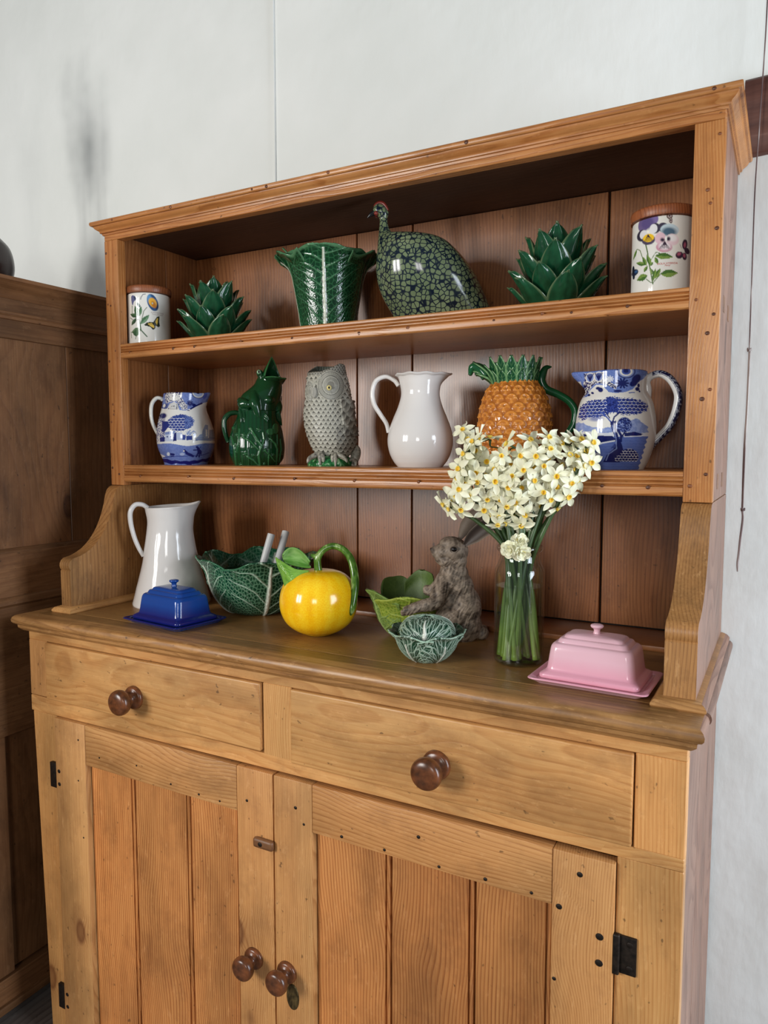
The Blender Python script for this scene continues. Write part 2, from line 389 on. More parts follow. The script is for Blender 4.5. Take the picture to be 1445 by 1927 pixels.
# pixel-measured local frames: anchor, heading, reference pixel, affine px -> (side, up)
SV = {
'jarL':((0.0845,0.2700,0.5904),0.8065,(282,640),[[0.000567,0.001177,-2.9e-05],[0.016011,7.2e-05,-0.001211]]),
'jarR':((1.2119,0.2700,0.5904),0.1456,(1246,548),[[-0.000456,0.000791,2.4e-05],[0.011328,-7.3e-05,-0.000825]]),
'artL':((0.2566,0.3000,0.5904),0.7246,(405,630),[[0.000428,0.001163,-2.1e-05],[0.01935,5.4e-05,-0.001169]]),
'cabV':((0.5469,0.3200,0.5904),0.5761,(618,612),[[0.000172,0.001101,-6e-06],[0.019794,1.8e-05,-0.001081]]),
'fowl':((0.7929,0.3200,0.5904),0.4324,(820,590),[[-0.000167,0.001016,6e-06],[0.02185,-1.6e-05,-0.000996]]),
'artR':((1.0304,0.3100,0.5904),0.2749,(1047,570),[[-0.000306,0.000908,1.7e-05],[0.017422,-5.1e-05,-0.00091]]),
'jugS':((0.1504,0.3100,0.3171),0.7651,(350,874),[[0.0005,0.001209,-2.6e-05],[3.3e-05,1.2e-05,-0.001245]]),
'frog':((0.3531,0.3200,0.3171),0.6734,(483,878),[[0.000367,0.001171,-1.6e-05],[-0.003178,7e-06,-0.001181]]),
'owl':((0.5542,0.3200,0.3171),0.5722,(625,880),[[0.000161,0.001116,-6e-06],[-0.00355,3e-06,-0.001112]]),
'wjug':((0.7651,0.3100,0.3171),0.4528,(790,883),[[-0.000106,0.001038,5e-06],[-0.00435,-2e-06,-0.001034]]),
'pine':((0.9538,0.3200,0.3171),0.3263,(967,885),[[-0.000261,0.000966,1.4e-05],[-0.004406,-4e-06,-0.000975]]),
'jugB':((1.1379,0.3100,0.3171),0.1966,(1157,888),[[-0.000433,0.000869,2.3e-05],[-0.004739,-7e-06,-0.000906]]),
'tall':((0.1610,0.2374,0.0000),0.7896,(319.6,1133.9),[[0.000572,0.001172,-2.7e-05],[8.9e-05,-5e-05,-0.001232]]),
'bowl':((0.3909,0.2711,0.0000),0.6740,(485.9,1148.1),[[0.000372,0.001146,-1.6e-05],[0.000167,-3.1e-05,-0.001174]]),
'pump':((0.6232,0.1627,0.0000),0.5918,(599.9,1191.7),[[0.000128,0.00101,-7e-06],[0.00015,-1.7e-05,-0.001026]]),
'small':((0.8802,0.1030,0.0000),0.4420,(803.1,1240.4),[[-6.7e-05,0.000886,4e-06],[0.0001,1.2e-05,-0.000901]]),
'vase':((1.0194,0.1626,0.0000),0.3167,(975.2,1245.1),[[-0.000267,0.000862,1.3e-05],[0.000106,3.7e-05,-0.00089]]),
'bun':((0.8798,0.2583,0.0000),0.3930,(870.1,1201.7),[[-0.000233,0.00098,9e-06],[6.1e-05,2.2e-05,-0.000998]]),
}
class Fr:
    """measured frame: L(x,y) -> (side, up) in metres. zoom = (scale, x0, y0) for enlarged measurements"""
    def __init__(s, key, zoom=(1, 0, 0)):
        s.A, s.rz, s.p0, m = SV[key]; s.m = np.array(m); s.z = zoom
    def L(s, x, y):
        X = x * s.z[0] + s.z[1] - s.p0[0]; Y = y * s.z[0] + s.z[2] - s.p0[1]
        q = s.m @ np.array([1, X, Y]); return float(q[0]), max(float(q[1]), 0.)
    def P(s, x, y, d=0):
        a, b = s.L(x, y); return (a, -d, b)      # d = towards the viewer
    def k(s): return s.m[0, 1] * s.z[0]          # metres per unit
    def inv(s, S, Z):
        A = s.m[:, 1:]; q = np.stack([S - s.m[0, 0], Z - s.m[1, 0]], -1) @ np.linalg.inv(A).T
        return (q[..., 0] + s.p0[0] - s.z[1]) / s.z[0], (q[..., 1] + s.p0[1] - s.z[2]) / s.z[0]

# ================================================================== the setting
def wallmat():
    s = NT('limewashed_wall'); p = s.n('TexCoord').outputs['Object']
    n1 = s.noise(s.vmath('MULTIPLY', p, (1, 1, 1)), 3.2, 4, .55); n2 = s.noise(s.vmath('MULTIPLY', p, (1, 1, .35)), 45, 4, .6)
    c = s.ramp(n1, [(.3, rgba((222, 224, 219))), (.7, rgba((232, 233, 229)))])
    s.set(Base_Color=c); s.b.inputs['Roughness'].default_value = .7
    nd1 = s.n('Bump'); s.put(nd1.inputs['Height'], n1); nd1.inputs['Strength'].default_value = .5; nd1.inputs['Distance'].default_value = .02
    nd = s.n('Bump'); s.put(nd.inputs['Height'], n2); nd.inputs['Strength'].default_value = .4; nd.inputs['Distance'].default_value = .002
    s.put(nd.inputs['Normal'], nd1.outputs[0]); s.put(s.b.inputs['Normal'], nd.outputs[0]); return s.m
M['wall'] = wallmat()
FZ = -.96
def wall_back():
    # undulating old plaster on the right of the seam, flatter boarding on the left
    nx, nz = 220, 170
    X = np.concatenate([np.linspace(-2.2, .2862, 60), [.2865, .2867, .2893, .2896], np.linspace(.292, 3.2, 156)]); nx = len(X)
    Z = np.linspace(FZ, 2.1, nz); x, z = np.meshgrid(X, Z, indexing='ij')
    y = .4895 - .006 * (fbm(x * 3 + 9, z * 3 + 20, 2) - .5) * sm(x, 1.0, 1.5) - .004 * (fbm(x * 14 + 9, z * 9 + 20, 3) - .5) * sm(x, 1.1, 1.4)
    y = np.where((x > .2864) & (x < .2895), .4965, y); y = np.where(x >= .2895, y - .0025, y)
    P = np.stack([x, y, z], -1); F = gridF(nx, nz); V = P.reshape(-1, 3)
    b = np.array([[-2.2, .56, FZ], [-2.2, .56, 2.1], [3.2, .56, 2.1], [3.2, .56, FZ]]); n0 = len(V)
    V = np.vstack([V, b]); F2 = np.array([[n0, n0 + 1, n0 + 2, n0 + 3], [0, n0, n0 + 3, (nx - 1) * nz], [nz - 1, nx * nz - 1, n0 + 2, n0 + 1]])
    o = mesh_np('wall_back', V, [F, F2], M['wall'], None, True, None, 40); return struct(o)
wall_back()
struct(box('trim_1', .2895, .2925, .4820, .4900, -.3, 2.1, M['wall'], None, .0012, 2))
# floor of greyed boards
def floor():
    base = struct(box('floor', -2.2, 3.2, -3.2, .56, FZ - .05, FZ - .012, M['dark'], None, 0))
    fm = pine('grey_floor_board', 'y', (112, 104, 98), (96, 88, 82), (66, 60, 56), rough=.55, stain=.3, knots=.3)
    x = -.62; me = None
    while x < 3.1:
        if me is None:
            o = box('floor_board', 0, .146, -3.2, .485, FZ - .012, FZ, fm, base, .0015); me = o.data
        else:
            o = bpy.data.objects.new('floor_board', me); COL.objects.link(o); o.parent = base
        o.location.x = x; x += .149
floor()
def beammat():
    s = NT('painted_dark_timber'); p = s.n('TexCoord').outputs['Object']
    n = s.noise(s.vmath('MULTIPLY', p, (3, 20, 20)), 3, 4)
    s.set(Base_Color=s.ramp(n, [(.3, rgba((74, 42, 34))), (.65, rgba((98, 60, 48))), (.8, rgba((120, 84, 72)))])); s.b.inputs['Roughness'].default_value = .5
    s.bump(n, .4, .002); return s.m
bm_ = mesh_np('timber_beam', *(lambda: (lambda g: (g.reshape(-1, 3), [gridF(g.shape[0], g.shape[1], False, True), np.array([[0, 1, 2, 3, 4, 5, 6, 7][:8]]), ]))(np.stack([
    np.stack([np.full(8, xx), np.array([.52, .474, .470, .470, .470, .472, .478, .52]), np.array([.862, .862, .866, .90, .95, .986, .992, .992]) + .004 * math.sin(xx * 9)], -1) for xx in np.linspace(1.308, 2.6, 24)], 0)))(), beammat(), None, True, None, 50)
struct(bm_)

# ================================================================== the dresser
D = thing('dresser', 'tall waxed pine dresser with open plate rack, two drawers and two cupboard doors', 'dresser', (0, 0, FZ))
class _Par:            # parts are measured from the worktop level; parent them without moving them
    pass
def part(o, parent=None, label=None):
    """parent keeping world placement"""
    parent = parent or D
    m = Matrix.Translation((0, 0, 0))
    q = parent
    tot = Vector((0, 0, 0))
    while q is not None: tot += q.location; q = q.parent
    o.parent = parent; o.location = o.location - tot
    if label: o['label'] = label
    return o
B = lambda *a, **k: part(box(*a, **k))
# --- base carcass and frame
def lean(bm):
    for v in bm.verts:
        if v.co.x < .02: v.co.x = -.0135 + .030 * (-.035 - v.co.z) / .925
B('stile', -.0135, .0690, 0, .024, -.96, -.2085, M['gold_z'], taper=lean)
B('stile', -.0135, .0440, 0, .024, -.1730, -.0520, M['pale_z'])
B('stile', .6150, .6755, 0, .024, -.1815, -.0520, M['gold_z'])
B('stile', 1.2358, 1.3, 0, .024, -.1830, -.0520, M['gold_z'])
B('stile', 1.2158, 1.3, 0, .024, -.96, -.2010, M['gold_z'])
B('rail', -.0135, 1.3, .0002, .024, -.0520, -.035, M['gold_x'])
def sag(bm):
    for v in bm.verts:
        if v.co.x < .3: v.co.z += -.008 if v.co.z < -.19 else .0085
B('rail', -.0135, 1.3, -.0002, .024, -.2005, -.1825, M['gold_x'], taper=sag)
B('rail', .069, 1.2158, 0, .024, -.96, -.90, M['gold_x'])
B('carcass_panel', .0, 1.285, .46, .478, -.95, -.04, M['dim_z'])
B('side_panel', -.0135, .012, .024, .478, -.96, -.035, M['dim_z'])
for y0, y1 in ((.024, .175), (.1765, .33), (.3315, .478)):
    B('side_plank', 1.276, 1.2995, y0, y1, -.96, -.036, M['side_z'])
B('carcass_panel', .02, 1.27, .03, .46, -.93, -.92, M['dim_x'])
# --- drawers
def knob(x, z, y, s, parent, label=None, rot=0):
    prof = [(0, 0), (.021, 0), (.0225, .002), (.0225, .005), (.020, .008), (.0165, .0095), (.0115, .013), (.0105, .018), (.013, .022), (.020, .026), (.0235, .031), (.0245, .0365), (.0235, .042), (.020, .046), (.012, .0485), (0, .049)]
    P = cr(np.array(prof), 46)
    o = revolve('knob', np.clip(P, 0, 9) * s, M['knob'], None, 40)
    o.rotation_euler = (PI / 2, 0, 0); o.location = (x, y, z)
    return part(o, parent)
def drawer(x0, x1, z0, z1, kx, kz, mat):
    o = part(box('drawer', x0, x1, -.0065, .016, z0, z1, mat, None, .003, 3))
    knob(kx, kz, -.0065, 1.0, o)
    return o
d1 = drawer(.0452, .6125, -.1735, -.0528, .3079, -.1265, M['gold_x'])
d2 = drawer(.6775, 1.2340, -.1812, -.0528, .9494, -.126, M['gold_x'])
# --- doors
def door(x0, x1, sl, sr, rz, planks, ztop, kx, kz, hinge_side, hz):
    zb = -.952
    e = part(bpy.data.objects.new('door', None)); COL.objects.link(e)
    pp = lambda o, lab=None: part(o, e, lab)
    yf = -.0085
    pp(box('stile', x0, x0 + sl, yf, .014, zb, ztop, M['pale_z'], None, .0022, 2))
    pp(box('stile', x1 - sr, x1, yf, .014, zb, ztop, M['pale_z'], None, .0022, 2))
    pp(box('rail', x0 + sl + .0004, x1 - sr - .0004, yf + .0004, .014, rz, ztop, M['pale_x'], None, .0016, 2))
    pp(box('rail', x0 + sl + .0004, x1 - sr - .0004, yf + .0004, .014, zb, zb + .085, M['pale_x'], None, .0016, 2))
    for i, (a, b) in enumerate(planks):
        # tongued plank with a bead run along one edge
        yp = .0045
        pts = [(a + .0022, .014), (a + .0022, yp)]
        if i: pts = [(a, .014), (a, yp + .003), (a + .0012, yp), (a + .0012, yp)]
        pts += [(b - .0118, yp), (b - .0112, yp + .006), (b - .0092, yp + .006), (b - .0084, yp), (b - .0045, yp - .0004), (b - .0030, yp + .001), (b - .0026, yp + .008), (b - .0012, .014)]
        bm = bmesh.new(); lo = [bm.verts.new((p[0], p[1], zb + .08)) for p in pts]; hi = [bm.verts.new((p[0], p[1], rz + .004)) for p in pts]
        for k in range(len(pts)): bm.faces.new((lo[k], lo[(k + 1) % len(pts)], hi[(k + 1) % len(pts)], hi[k])) if True else 0
        bm.faces.new(lo); bm.faces.new(hi); bmesh.ops.recalc_face_normals(bm, faces=bm.faces[:])
        me = bpy.data.meshes.new('plank'); bm.to_mesh(me); bm.free(); o = bpy.data.objects.new('plank', me); COL.objects.link(o); me.materials.append(M['plank_z']); pp(o)
    knob(kx, kz, yf, .86, e)
    for z in hz:
        if hinge_side < 0:
            pp(box('hinge', x0 - .0210, x0 - .001, yf + .0015, yf + .0095, z - .027, z + .027, M['iron'], None, .0012, 2), 'black iron butt hinge')
            for dz in (-.015, .013): pp(peg('screw', x0 + .010, yf, z + dz, .0045, M['iron']))
        else:
            pp(box('hinge', x1 + .0015, x1 + .030, -.0035, .001, z - .027, z + .027, M['iron'], None, .0012, 2), 'black iron butt hinge')
            pp(box('hinge', x1 - .001, x1 + .0085, -.0085, -.001, z - .029, z + .029, M['iron'], None, .003, 3), 'black iron hinge barrel')
            for dz in (-.017, .017): pp(peg('screw', x1 + .021, -.0035, z + dz, .0045, M['iron']))
            for dz in (-.019, .019): pp(peg('screw', x1 - .018, yf, z + dz, .0055, M['iron']))
    return e
_pegme = {}
def peg(name, x, y, z, r, mat, axis='y'):
    key = mat.name
    if key not in _pegme:
        o = revolve(name, [(0, -.002), (1, -.002), (1, .0002), (.9, .0005), (0, .0007)], mat, None, 14); _pegme[key] = o.data
        for v in o.data.vertices: pass
    else:
        o = bpy.data.objects.new(name, _pegme[key]); COL.objects.link(o)
    o.scale = (r, r * .92, 1); o.rotation_euler = (PI / 2, random.uniform(0, 3) * 0, 0); o.location = (x, y, z)
    return o
ld = door(.0699, .6397, .0935, .0795, -.2925, ((.1634, .2905), (.2905, .4368), (.4368, .5602)), -.2085, .5944, -.5576, -1, (-.336, -.834))
rd = door(.6421, 1.2146, .0795, .0850, -.2915, ((.7216, .8665), (.8665, 1.0105), (1.0105, 1.1296)), -.2085, .6672, -.5579, 1, (-.336, -.84))
def nailheads(e, pts, y=-.0085):
    for x, z, r in pts: part(peg('nail', x, y, z, r, M['iron']), e)
nailheads(ld, [(.1435, -.243, .0022), (.205, -.268, .0018), (.31, -.262, .0018), (.40, -.279, .002), (.47, -.283, .0022), (.52, -.284, .002), (.583, -.268, .0028), (.14, -.33, .002), (.15, -.45, .002)])
nailheads(rd, [(.688, -.256, .0032), (.705, -.281, .0025), (.78, -.283, .0028), (.86, -.284, .0025), (.92, -.247, .003), (.955, -.285, .0025), (1.03, -.283, .003), (1.10, -.283, .0025), (1.168, -.236, .0042), (1.14, -.291, .0045), (1.135, -.40, .003)])
# turn button and keyhole plate
tb = part(box('turn_button', .602, .6445, -.0190, -.009, -.3435, -.3255, M['dim_x'], None, .0055, 3), ld, 'small worn wooden turn button')
part(peg('screw', .619, -.0191, -.3345, .0045, M['iron']), ld)
esc = revolve('keyhole_plate', [(0, 0), (.0165, 0), (.0165, .0008), (.015, .0016), (0, .0018)], M['brass'], None, 28); esc.scale = (.8, 1.42, 1); esc.rotation_euler = (PI / 2, 0, 0); esc.location = (.6785, -.0085, -.600)
part(esc, rd, 'tarnished oval brass keyhole plate')
# --- worktop
B('worktop_board', -.028, 1.3035, -.004, .0555, -.033, -.0001, M['top_x'], bev=.0006)
B('worktop_board', -.028, 1.3035, .0562, .2700, -.033, 0, M['top_x'], bev=.0006)
B('worktop_board', -.028, 1.3035, .2707, .478, -.033, 0, M['top_x'], bev=.0006)
nose = [(-.02, .0), (.006, .0002), (.012, -.0012), (.0165, -.005), (.0185, -.010), (.0180, -.0150), (.0150, -.0190), (.0110, -.0210), (.0095, -.0225), (.0090, -.0280), (.0050, -.0320), (.0015, -.0350), (-.02, -.035)]
nz = part(sweep_U('nosing', nose, -.0265, 1.302, -.0005, .478, M['nose_x'], None))
# heavy worn roll along the right hand end of the worktop
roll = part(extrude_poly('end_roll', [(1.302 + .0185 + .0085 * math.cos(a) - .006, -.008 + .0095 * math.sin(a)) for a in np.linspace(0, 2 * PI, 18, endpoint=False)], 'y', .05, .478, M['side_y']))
# --- plate rack: shaped ends
def side_prof(top=True):
    return [(.4845, .0135), (.0572, .0135), (.0565, .089), (.0585, .0915), (.0560, .0945), (.0545, .1000), (.0550, .1065), (.0585, .1125), (.0640, .1165), (.0720, .1180), (.0840, .1205), (.098, .1255), (.112, .1325), (.126, .1430), (.140, .1570), (.152, .1730), (.162, .1905), (.1705, .2100), (.1770, .2300), (.1815, .2490), (.1865, .2600), (.1930, .2665), (.2020, .2695), (.2230, .2700)]
def outer_face(o, mat, lim):  # right-facing faces get the side colour with the sheen painted in
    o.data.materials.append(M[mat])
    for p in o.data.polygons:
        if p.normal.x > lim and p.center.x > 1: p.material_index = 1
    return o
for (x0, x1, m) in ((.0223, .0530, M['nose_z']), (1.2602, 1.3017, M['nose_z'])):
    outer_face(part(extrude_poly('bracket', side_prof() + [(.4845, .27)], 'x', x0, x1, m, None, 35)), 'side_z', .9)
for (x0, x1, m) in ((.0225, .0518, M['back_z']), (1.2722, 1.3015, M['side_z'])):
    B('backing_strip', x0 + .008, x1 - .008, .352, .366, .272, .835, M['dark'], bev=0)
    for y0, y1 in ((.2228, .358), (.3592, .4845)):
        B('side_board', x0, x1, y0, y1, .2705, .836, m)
for (x0, x1) in ((.0223, .0638), (1.2602, 1.3017)):
    B('stile', x0, x1, .2008, .2226, .2705, .8213, M['rack_z'], bev=.0015, seg=2)
# through tenon ends on the outer right face
for z in (.300, .5745):
    for y in (.27, .36): B('tenon', 1.3012, 1.3021, y, y + .022, z - .012, z + .012, M['dim_y'], bev=.0003)
# foot mouldings of the shaped ends
fm_ = [(-.004, 0), (.0135, 0), (.0150, .002), (.0150, .005), (.0115, .0095), (.008, .0115), (.002, .0135), (-.004, .0135)]
part(sweep_U('foot_moulding', fm_, .0223, .0525, .0568, .4845, M['gold_y'], None))
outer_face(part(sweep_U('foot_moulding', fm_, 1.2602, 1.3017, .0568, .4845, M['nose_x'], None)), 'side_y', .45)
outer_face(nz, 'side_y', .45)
# --- shelves with reeded fronts
def shelf(z0, z1):
    h = z1 - z0; pts = [(.462, z0), (.462, z1), (.2060, z1)]
    def reed(za, zb, n=5, d=.0045):
        return [(.2060 - d * math.sin(PI * i / n), za + (zb - za) * i / n) for i in range(n + 1)]
    pts += [(.2025, z1 - .0006), (.2008, z1 - .003)] + [(.2008, z1 - h * .20), (.2050, z1 - h * .23)]
    for k in range(2): pts += reed(z1 - h * (.25 + .17 * k), z1 - h * (.25 + .17 * (k + 1)))[1:]
    pts += [(.2050, z1 - h * .62), (.2012, z1 - h * .65), (.2005, z1 - h * .8), (.2015, z1 - h * .93), (.2045, z0)]
    o = part(extrude_poly('shelf', pts, 'x', .0640, 1.2600, M['rack_x'], None, 30))
    part(box('shelf_end', .052, .0638, .2232, .462, z0 + .001, z1 - .0005, M['rack_x'], None, 0), o)
    part(box('shelf_end', 1.2602, 1.272, .2232, .462, z0 + .001, z1 - .0005, M['rack_x'], None, 0), o)
    return o
s1 = shelf(.2786, .3171); s2 = shelf(.5582, .5904)
def pegs(parent, pts, y, mats=('peg', 'pegd'), r=(.0024, .0038)):
    for x, z in pts: part(peg('peg', x, y, z, random.uniform(*r), M[random.choice(mats)]), parent)
pegs(s2, [(.0925, .5700), (.2249, .5690), (.2859, .5690), (.4111, .5720), (.5396, .5683), (.6916, .5658), (.7931, .5674), (.9553, .5667), (1.0382, .5708), (1.0858, .5682), (1.1721, .5700)], .2012)
pegs(s1, [(.1155, .2920), (.2599, .2935), (.3871, .2910), (.5414, .2934), (.6802, .2918), (.8155, .2924), (.9, .2925), (1.02, .2920), (1.14, .2925), (1.21, .2915)], .2012)
# rack bottom board
B('bottom_board', .0535, 1.2597, .335, .464, 0, .0095, M['back_x'], bev=.002, seg=2)
# --- back boards
xs = (.0520, .5300, .6700, 1.0850, 1.2720)
# old scorch rings and plugged knots on the worktop
for x, y, r in ((.66, .085, .009), (1.035, .118, .0105), (1.145, .052, .0085), (.63, .175, .007), (.55, .045, .004)):
    o = peg('knot_plug', x, y, -.0006, r, M['pegd']); o.rotation_euler = (0, 0, 0); o.scale = (r * 1.25, r * .8, .6); part(o)
for i in range(4):
    a, b = xs[i], xs[i + 1]; dy = (.0, .0012, .0004, .0016)[i]
    g = (.0012, .0016, .0024, .0016)[i]
    pts = [(a + g, .4755), (a + g, .464 + dy + .001), (a + g + .001, .464 + dy), (b - g - .001, .464 + dy), (b - g, .464 + dy + .001), (b - g, .4755)]
    bm = bmesh.new(); lo = [bm.verts.new((p[0], p[1], .0115)) for p in pts]; hi = [bm.verts.new((p[0], p[1], .8345)) for p in pts]
    for k in range(6): bm.faces.new((lo[k], lo[(k + 1) % 6], hi[(k + 1) % 6], hi[k]))
    bm.faces.new(lo); bm.faces.new(hi); bmesh.ops.recalc_face_normals(bm, faces=bm.faces[:])
    me = bpy.data.meshes.new('back_board'); bm.to_mesh(me); bm.free(); me.materials.append(M['back_z'])
    o = bpy.data.objects.new('back_board', me); COL.objects.link(o); part(o)
B('backing_rail', .052, 1.272, .4765, .4835, .0, .836, M['dark'], bev=0)
# --- top and cornice
M['under'] = pine('shade_dark_top_board', 'x', (96, 64, 42), (80, 50, 30), (52, 32, 20), rough=.6, grainy=.2)  # shade beneath the rack top is put into this darker board colour
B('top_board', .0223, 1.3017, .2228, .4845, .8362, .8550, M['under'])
B('fascia', .0223, 1.3017, .2010, .2226, .8216, .8550, M['rack_x'])
corn = [(-.004, .8335), (.0025, .8335), (.0030, .8370), (.0062, .8378), (.0066, .8405), (.0080, .8425), (.0105, .8440), (.0135, .8462), (.0160, .8495), (.0165, .8512), (.0200, .8518), (.0216, .8535), (.0222, .8570), (.0215, .8600), (.0200, .8612), (-.03, .8612), (-.03, .8555), (-.004, .8550)]
cn = part(sweep_U('cornice', corn, .0223, 1.3017, .2008, .4845, M['rack_x'], None))
B('top_board', .045, 1.28, .225, .4845, .8552, .8610, M['back_x'])
pegs(cn, [(x, z) for x, z in [(.0738, .8560), (.1712, .8460), (.2484, .8560), (.266, .8455), (.4275, .8450), (.4635, .8560), (.4985, .8555), (.5733, .8455), (.64, .8565), (.7178, .8455), (.9117, .8565), (1.0292, .8450), (1.1924, .8450), (1.2852, .8455), (1.2867, .8562)] if z > .853], .1788)
st = [c for c in D.children if c.name.startswith('stile') and abs(c.data.vertices[0].co.z) > .25 and max(v.co.z for v in c.data.vertices) > .5]
pegs(st[1], [(1.2943, .8014), (1.2807, .7255), (1.2849, .7061), (1.2946, .6695), (1.27, .5701), (1.2945, .5472), (1.2868, .5203), (1.2827, .4245), (1.2931, .4381), (1.2915, .3129), (1.27, .295)], .2008)
pegs(st[0], [(.0270, .7944), (.0282, .7104), (.0289, .6809), (.0372, .6776), (.0484, .5758), (.0276, .5532), (.0346, .4552), (.0371, .4322), (.0287, .4154), (.0277, .3102), (.0489, .2958)], .2008, r=(.002, .003))

# ================================================================== the cupboard on the left
Cb = thing('cupboard', 'dark brown old pine cupboard standing at the left edge beyond the dresser', 'cupboard', (-.14, .2, FZ))
Q = lambda *a, **k: part(box(*a, **k), Cb)
xf = -.14
Q('carcass', -.62, -.168, -.55, .478, -.86, .70, M['dim_z'])
# upper stage
Q('stile', -.168, xf, .405, .478, .018, .66, M['dim_z'])
Q('stile', -.168, xf, -.55, -.47, .018, .66, M['dim_z'])
Q('rail', -.168, xf, -.47, .405, .012, .118, M['dim_y'])
Q('rail', -.168, xf, -.47, .405, .600, .66, M['dim_y'])
for a, b in ((-.47, -.1), (-.099, .222), (.2232, .405)):
    Q('panel_board', -.168, xf - .009, a, b, .112, .606, M['dim_z'], bev=.001)
part(extrude_poly('panel_moulding', [(xf - .009, .118), (xf - .001, .118), (xf - .002, .123), (xf - .006, .127), (xf - .009, .128)], 'y', -.47, .405, M['dim_y'], None), Cb)
# waist moulding, lower stage
part(extrude_poly('waist_moulding', [(-.16, .018), (xf + .004, .018), (xf + .010, .012), (xf + .012, .002), (xf + .006, -.004), (xf + .006, -.012), (xf + .012, -.020), (xf + .012, -.040), (xf + .006, -.052), (-.16, -.052)], 'y', -.55, .478, M['dim_y'], None), Cb)
Q('rail', -.168, xf + .002, -.55, .478, -.30, -.05, M['dim_y'])
Q('stile', -.168, xf + .002, -.08, .018, -.86, -.30, M['dim_z'])
Q('stile', -.168, xf + .002, .42, .478, -.86, -.30, M['dim_z'])
Q('stile', -.168, xf + .002, -.55, -.47, -.86, -.30, M['dim_z'])
Q('panel_board', -.168, xf - .012, .022, .42, -.86, -.302, M['dim_z'])
Q('panel_board', -.168, xf - .012, -.47, -.084, -.86, -.302, M['dim_z'])
Q('rail', -.168, xf + .002, -.47, .42, -.935, -.868, M['dim_y'])
Q('plinth', -.168, xf + .010, -.55, .478, -.945, -.925, M['dim_y'], bev=.004, seg=2)
for y in (-.5, .14, .42):
    part(extrude_poly('bracket_foot', [(-.19, -.945), (xf + .004, -.945), (xf + .006, -.952), (xf - .002, -.96), (-.19, -.96)], 'y', y, y + .055, M['dim_y'], None), Cb)
# frieze and cornice
Q('frieze', -.168, xf - .002, -.55, .478, .652, .70, M['dim_y'])
part(extrude_poly('frieze_moulding', [(xf - .004, .640), (xf + .006, .642), (xf + .008, .648), (xf + .004, .653), (xf - .004, .655)], 'y', -.55, .478, M['dim_y'], None), Cb)
part(extrude_poly('cornice', [(-.2, .688), (xf + .0, .688), (xf + .004, .694), (xf + .006, .702), (xf + .014, .708), (xf + .022, .716), (xf + .026, .720), (xf + .030, .723), (xf + .030, .731), (-.2, .731)], 'y', -.56, .478, M['dim_y'], None), Cb)
Q('top_board', -.64, -.18, -.55, .478, .70, .7305, M['dim_y'])

# ================================================================== painting helpers
class Paint:
    """flat print: colours per vertex, in the units of a measured frame"""
    def __init__(s, x, y, base):
        s.x, s.y = x, y; s.c = np.ones(x.shape + (3,)) * lin(base)
    def blend(s, m, col):
        m = np.clip(m, 0, 1)[..., None]; s.c = s.c * (1 - m) + lin(col) * m; return s
    def ell(s, cx, cy, rx, ry, col, rot=0, soft=.12, mask=1, amt=1):
        c, n = math.cos(rot), math.sin(rot); dx, dy = s.x - cx, s.y - cy
        d = np.hypot((dx * c + dy * n) / rx, (-dx * n + dy * c) / ry); m = np.clip((1 - d) / soft + .5, 0, 1) * mask * amt
        s.blend(m, col); return m
    def inside(s, pts):
        r = np.zeros(s.x.shape, bool); n = len(pts)
        for i in range(n):
            x1, y1 = pts[i]; x2, y2 = pts[(i + 1) % n]
            if y1 == y2: continue
            c = ((y1 > s.y) != (y2 > s.y)) & (s.x < (x2 - x1) * (s.y - y1) / (y2 - y1) + x1); r ^= c
        return r.astype(float)
    def poly(s, pts, col, mask=1, amt=1):
        m = s.inside(pts) * mask * amt; s.blend(m, col); return m
    def line(s, pts, wd, col, soft=.35, mask=1):
        d = np.full(s.x.shape, 1e9)
        for (x1, y1), (x2, y2) in zip(pts[:-1], pts[1:]):
            dx, dy = x2 - x1, y2 - y1; t = np.clip(((s.x - x1) * dx + (s.y - y1) * dy) / (dx * dx + dy * dy + 1e-9), 0, 1)
            d = np.minimum(d, np.hypot(s.x - x1 - t * dx, s.y - y1 - t * dy))
        m = np.clip((wd - d) / (wd * soft) + .5, 0, 1) * mask; s.blend(m, col); return m
def text_part(body, size, mat, place, parent, extrude=0.0, name='lettering', italic=0, align='CENTER', label=None, wt=0):
    cu = bpy.data.curves.new(name, 'FONT'); cu.body = body; cu.size = size; cu.extrude = extrude; cu.align_x = align; cu.shear = italic; cu.offset = wt
    cu.resolution_u = 3
    o = bpy.data.objects.new(name, cu); COL.objects.link(o)
    me = bpy.data.meshes.new_from_object(o.evaluated_get(bpy.context.evaluated_depsgraph_get())); bpy.data.objects.remove(o)
    for v in me.vertices: v.co = place(v.co.x, v.co.y, v.co.z)
    me.name = name; me.materials.clear(); me.materials.append(mat)
    o = bpy.data.objects.new(name, me); COL.objects.link(o); o.parent = parent
    if label: o['label'] = label
    return o

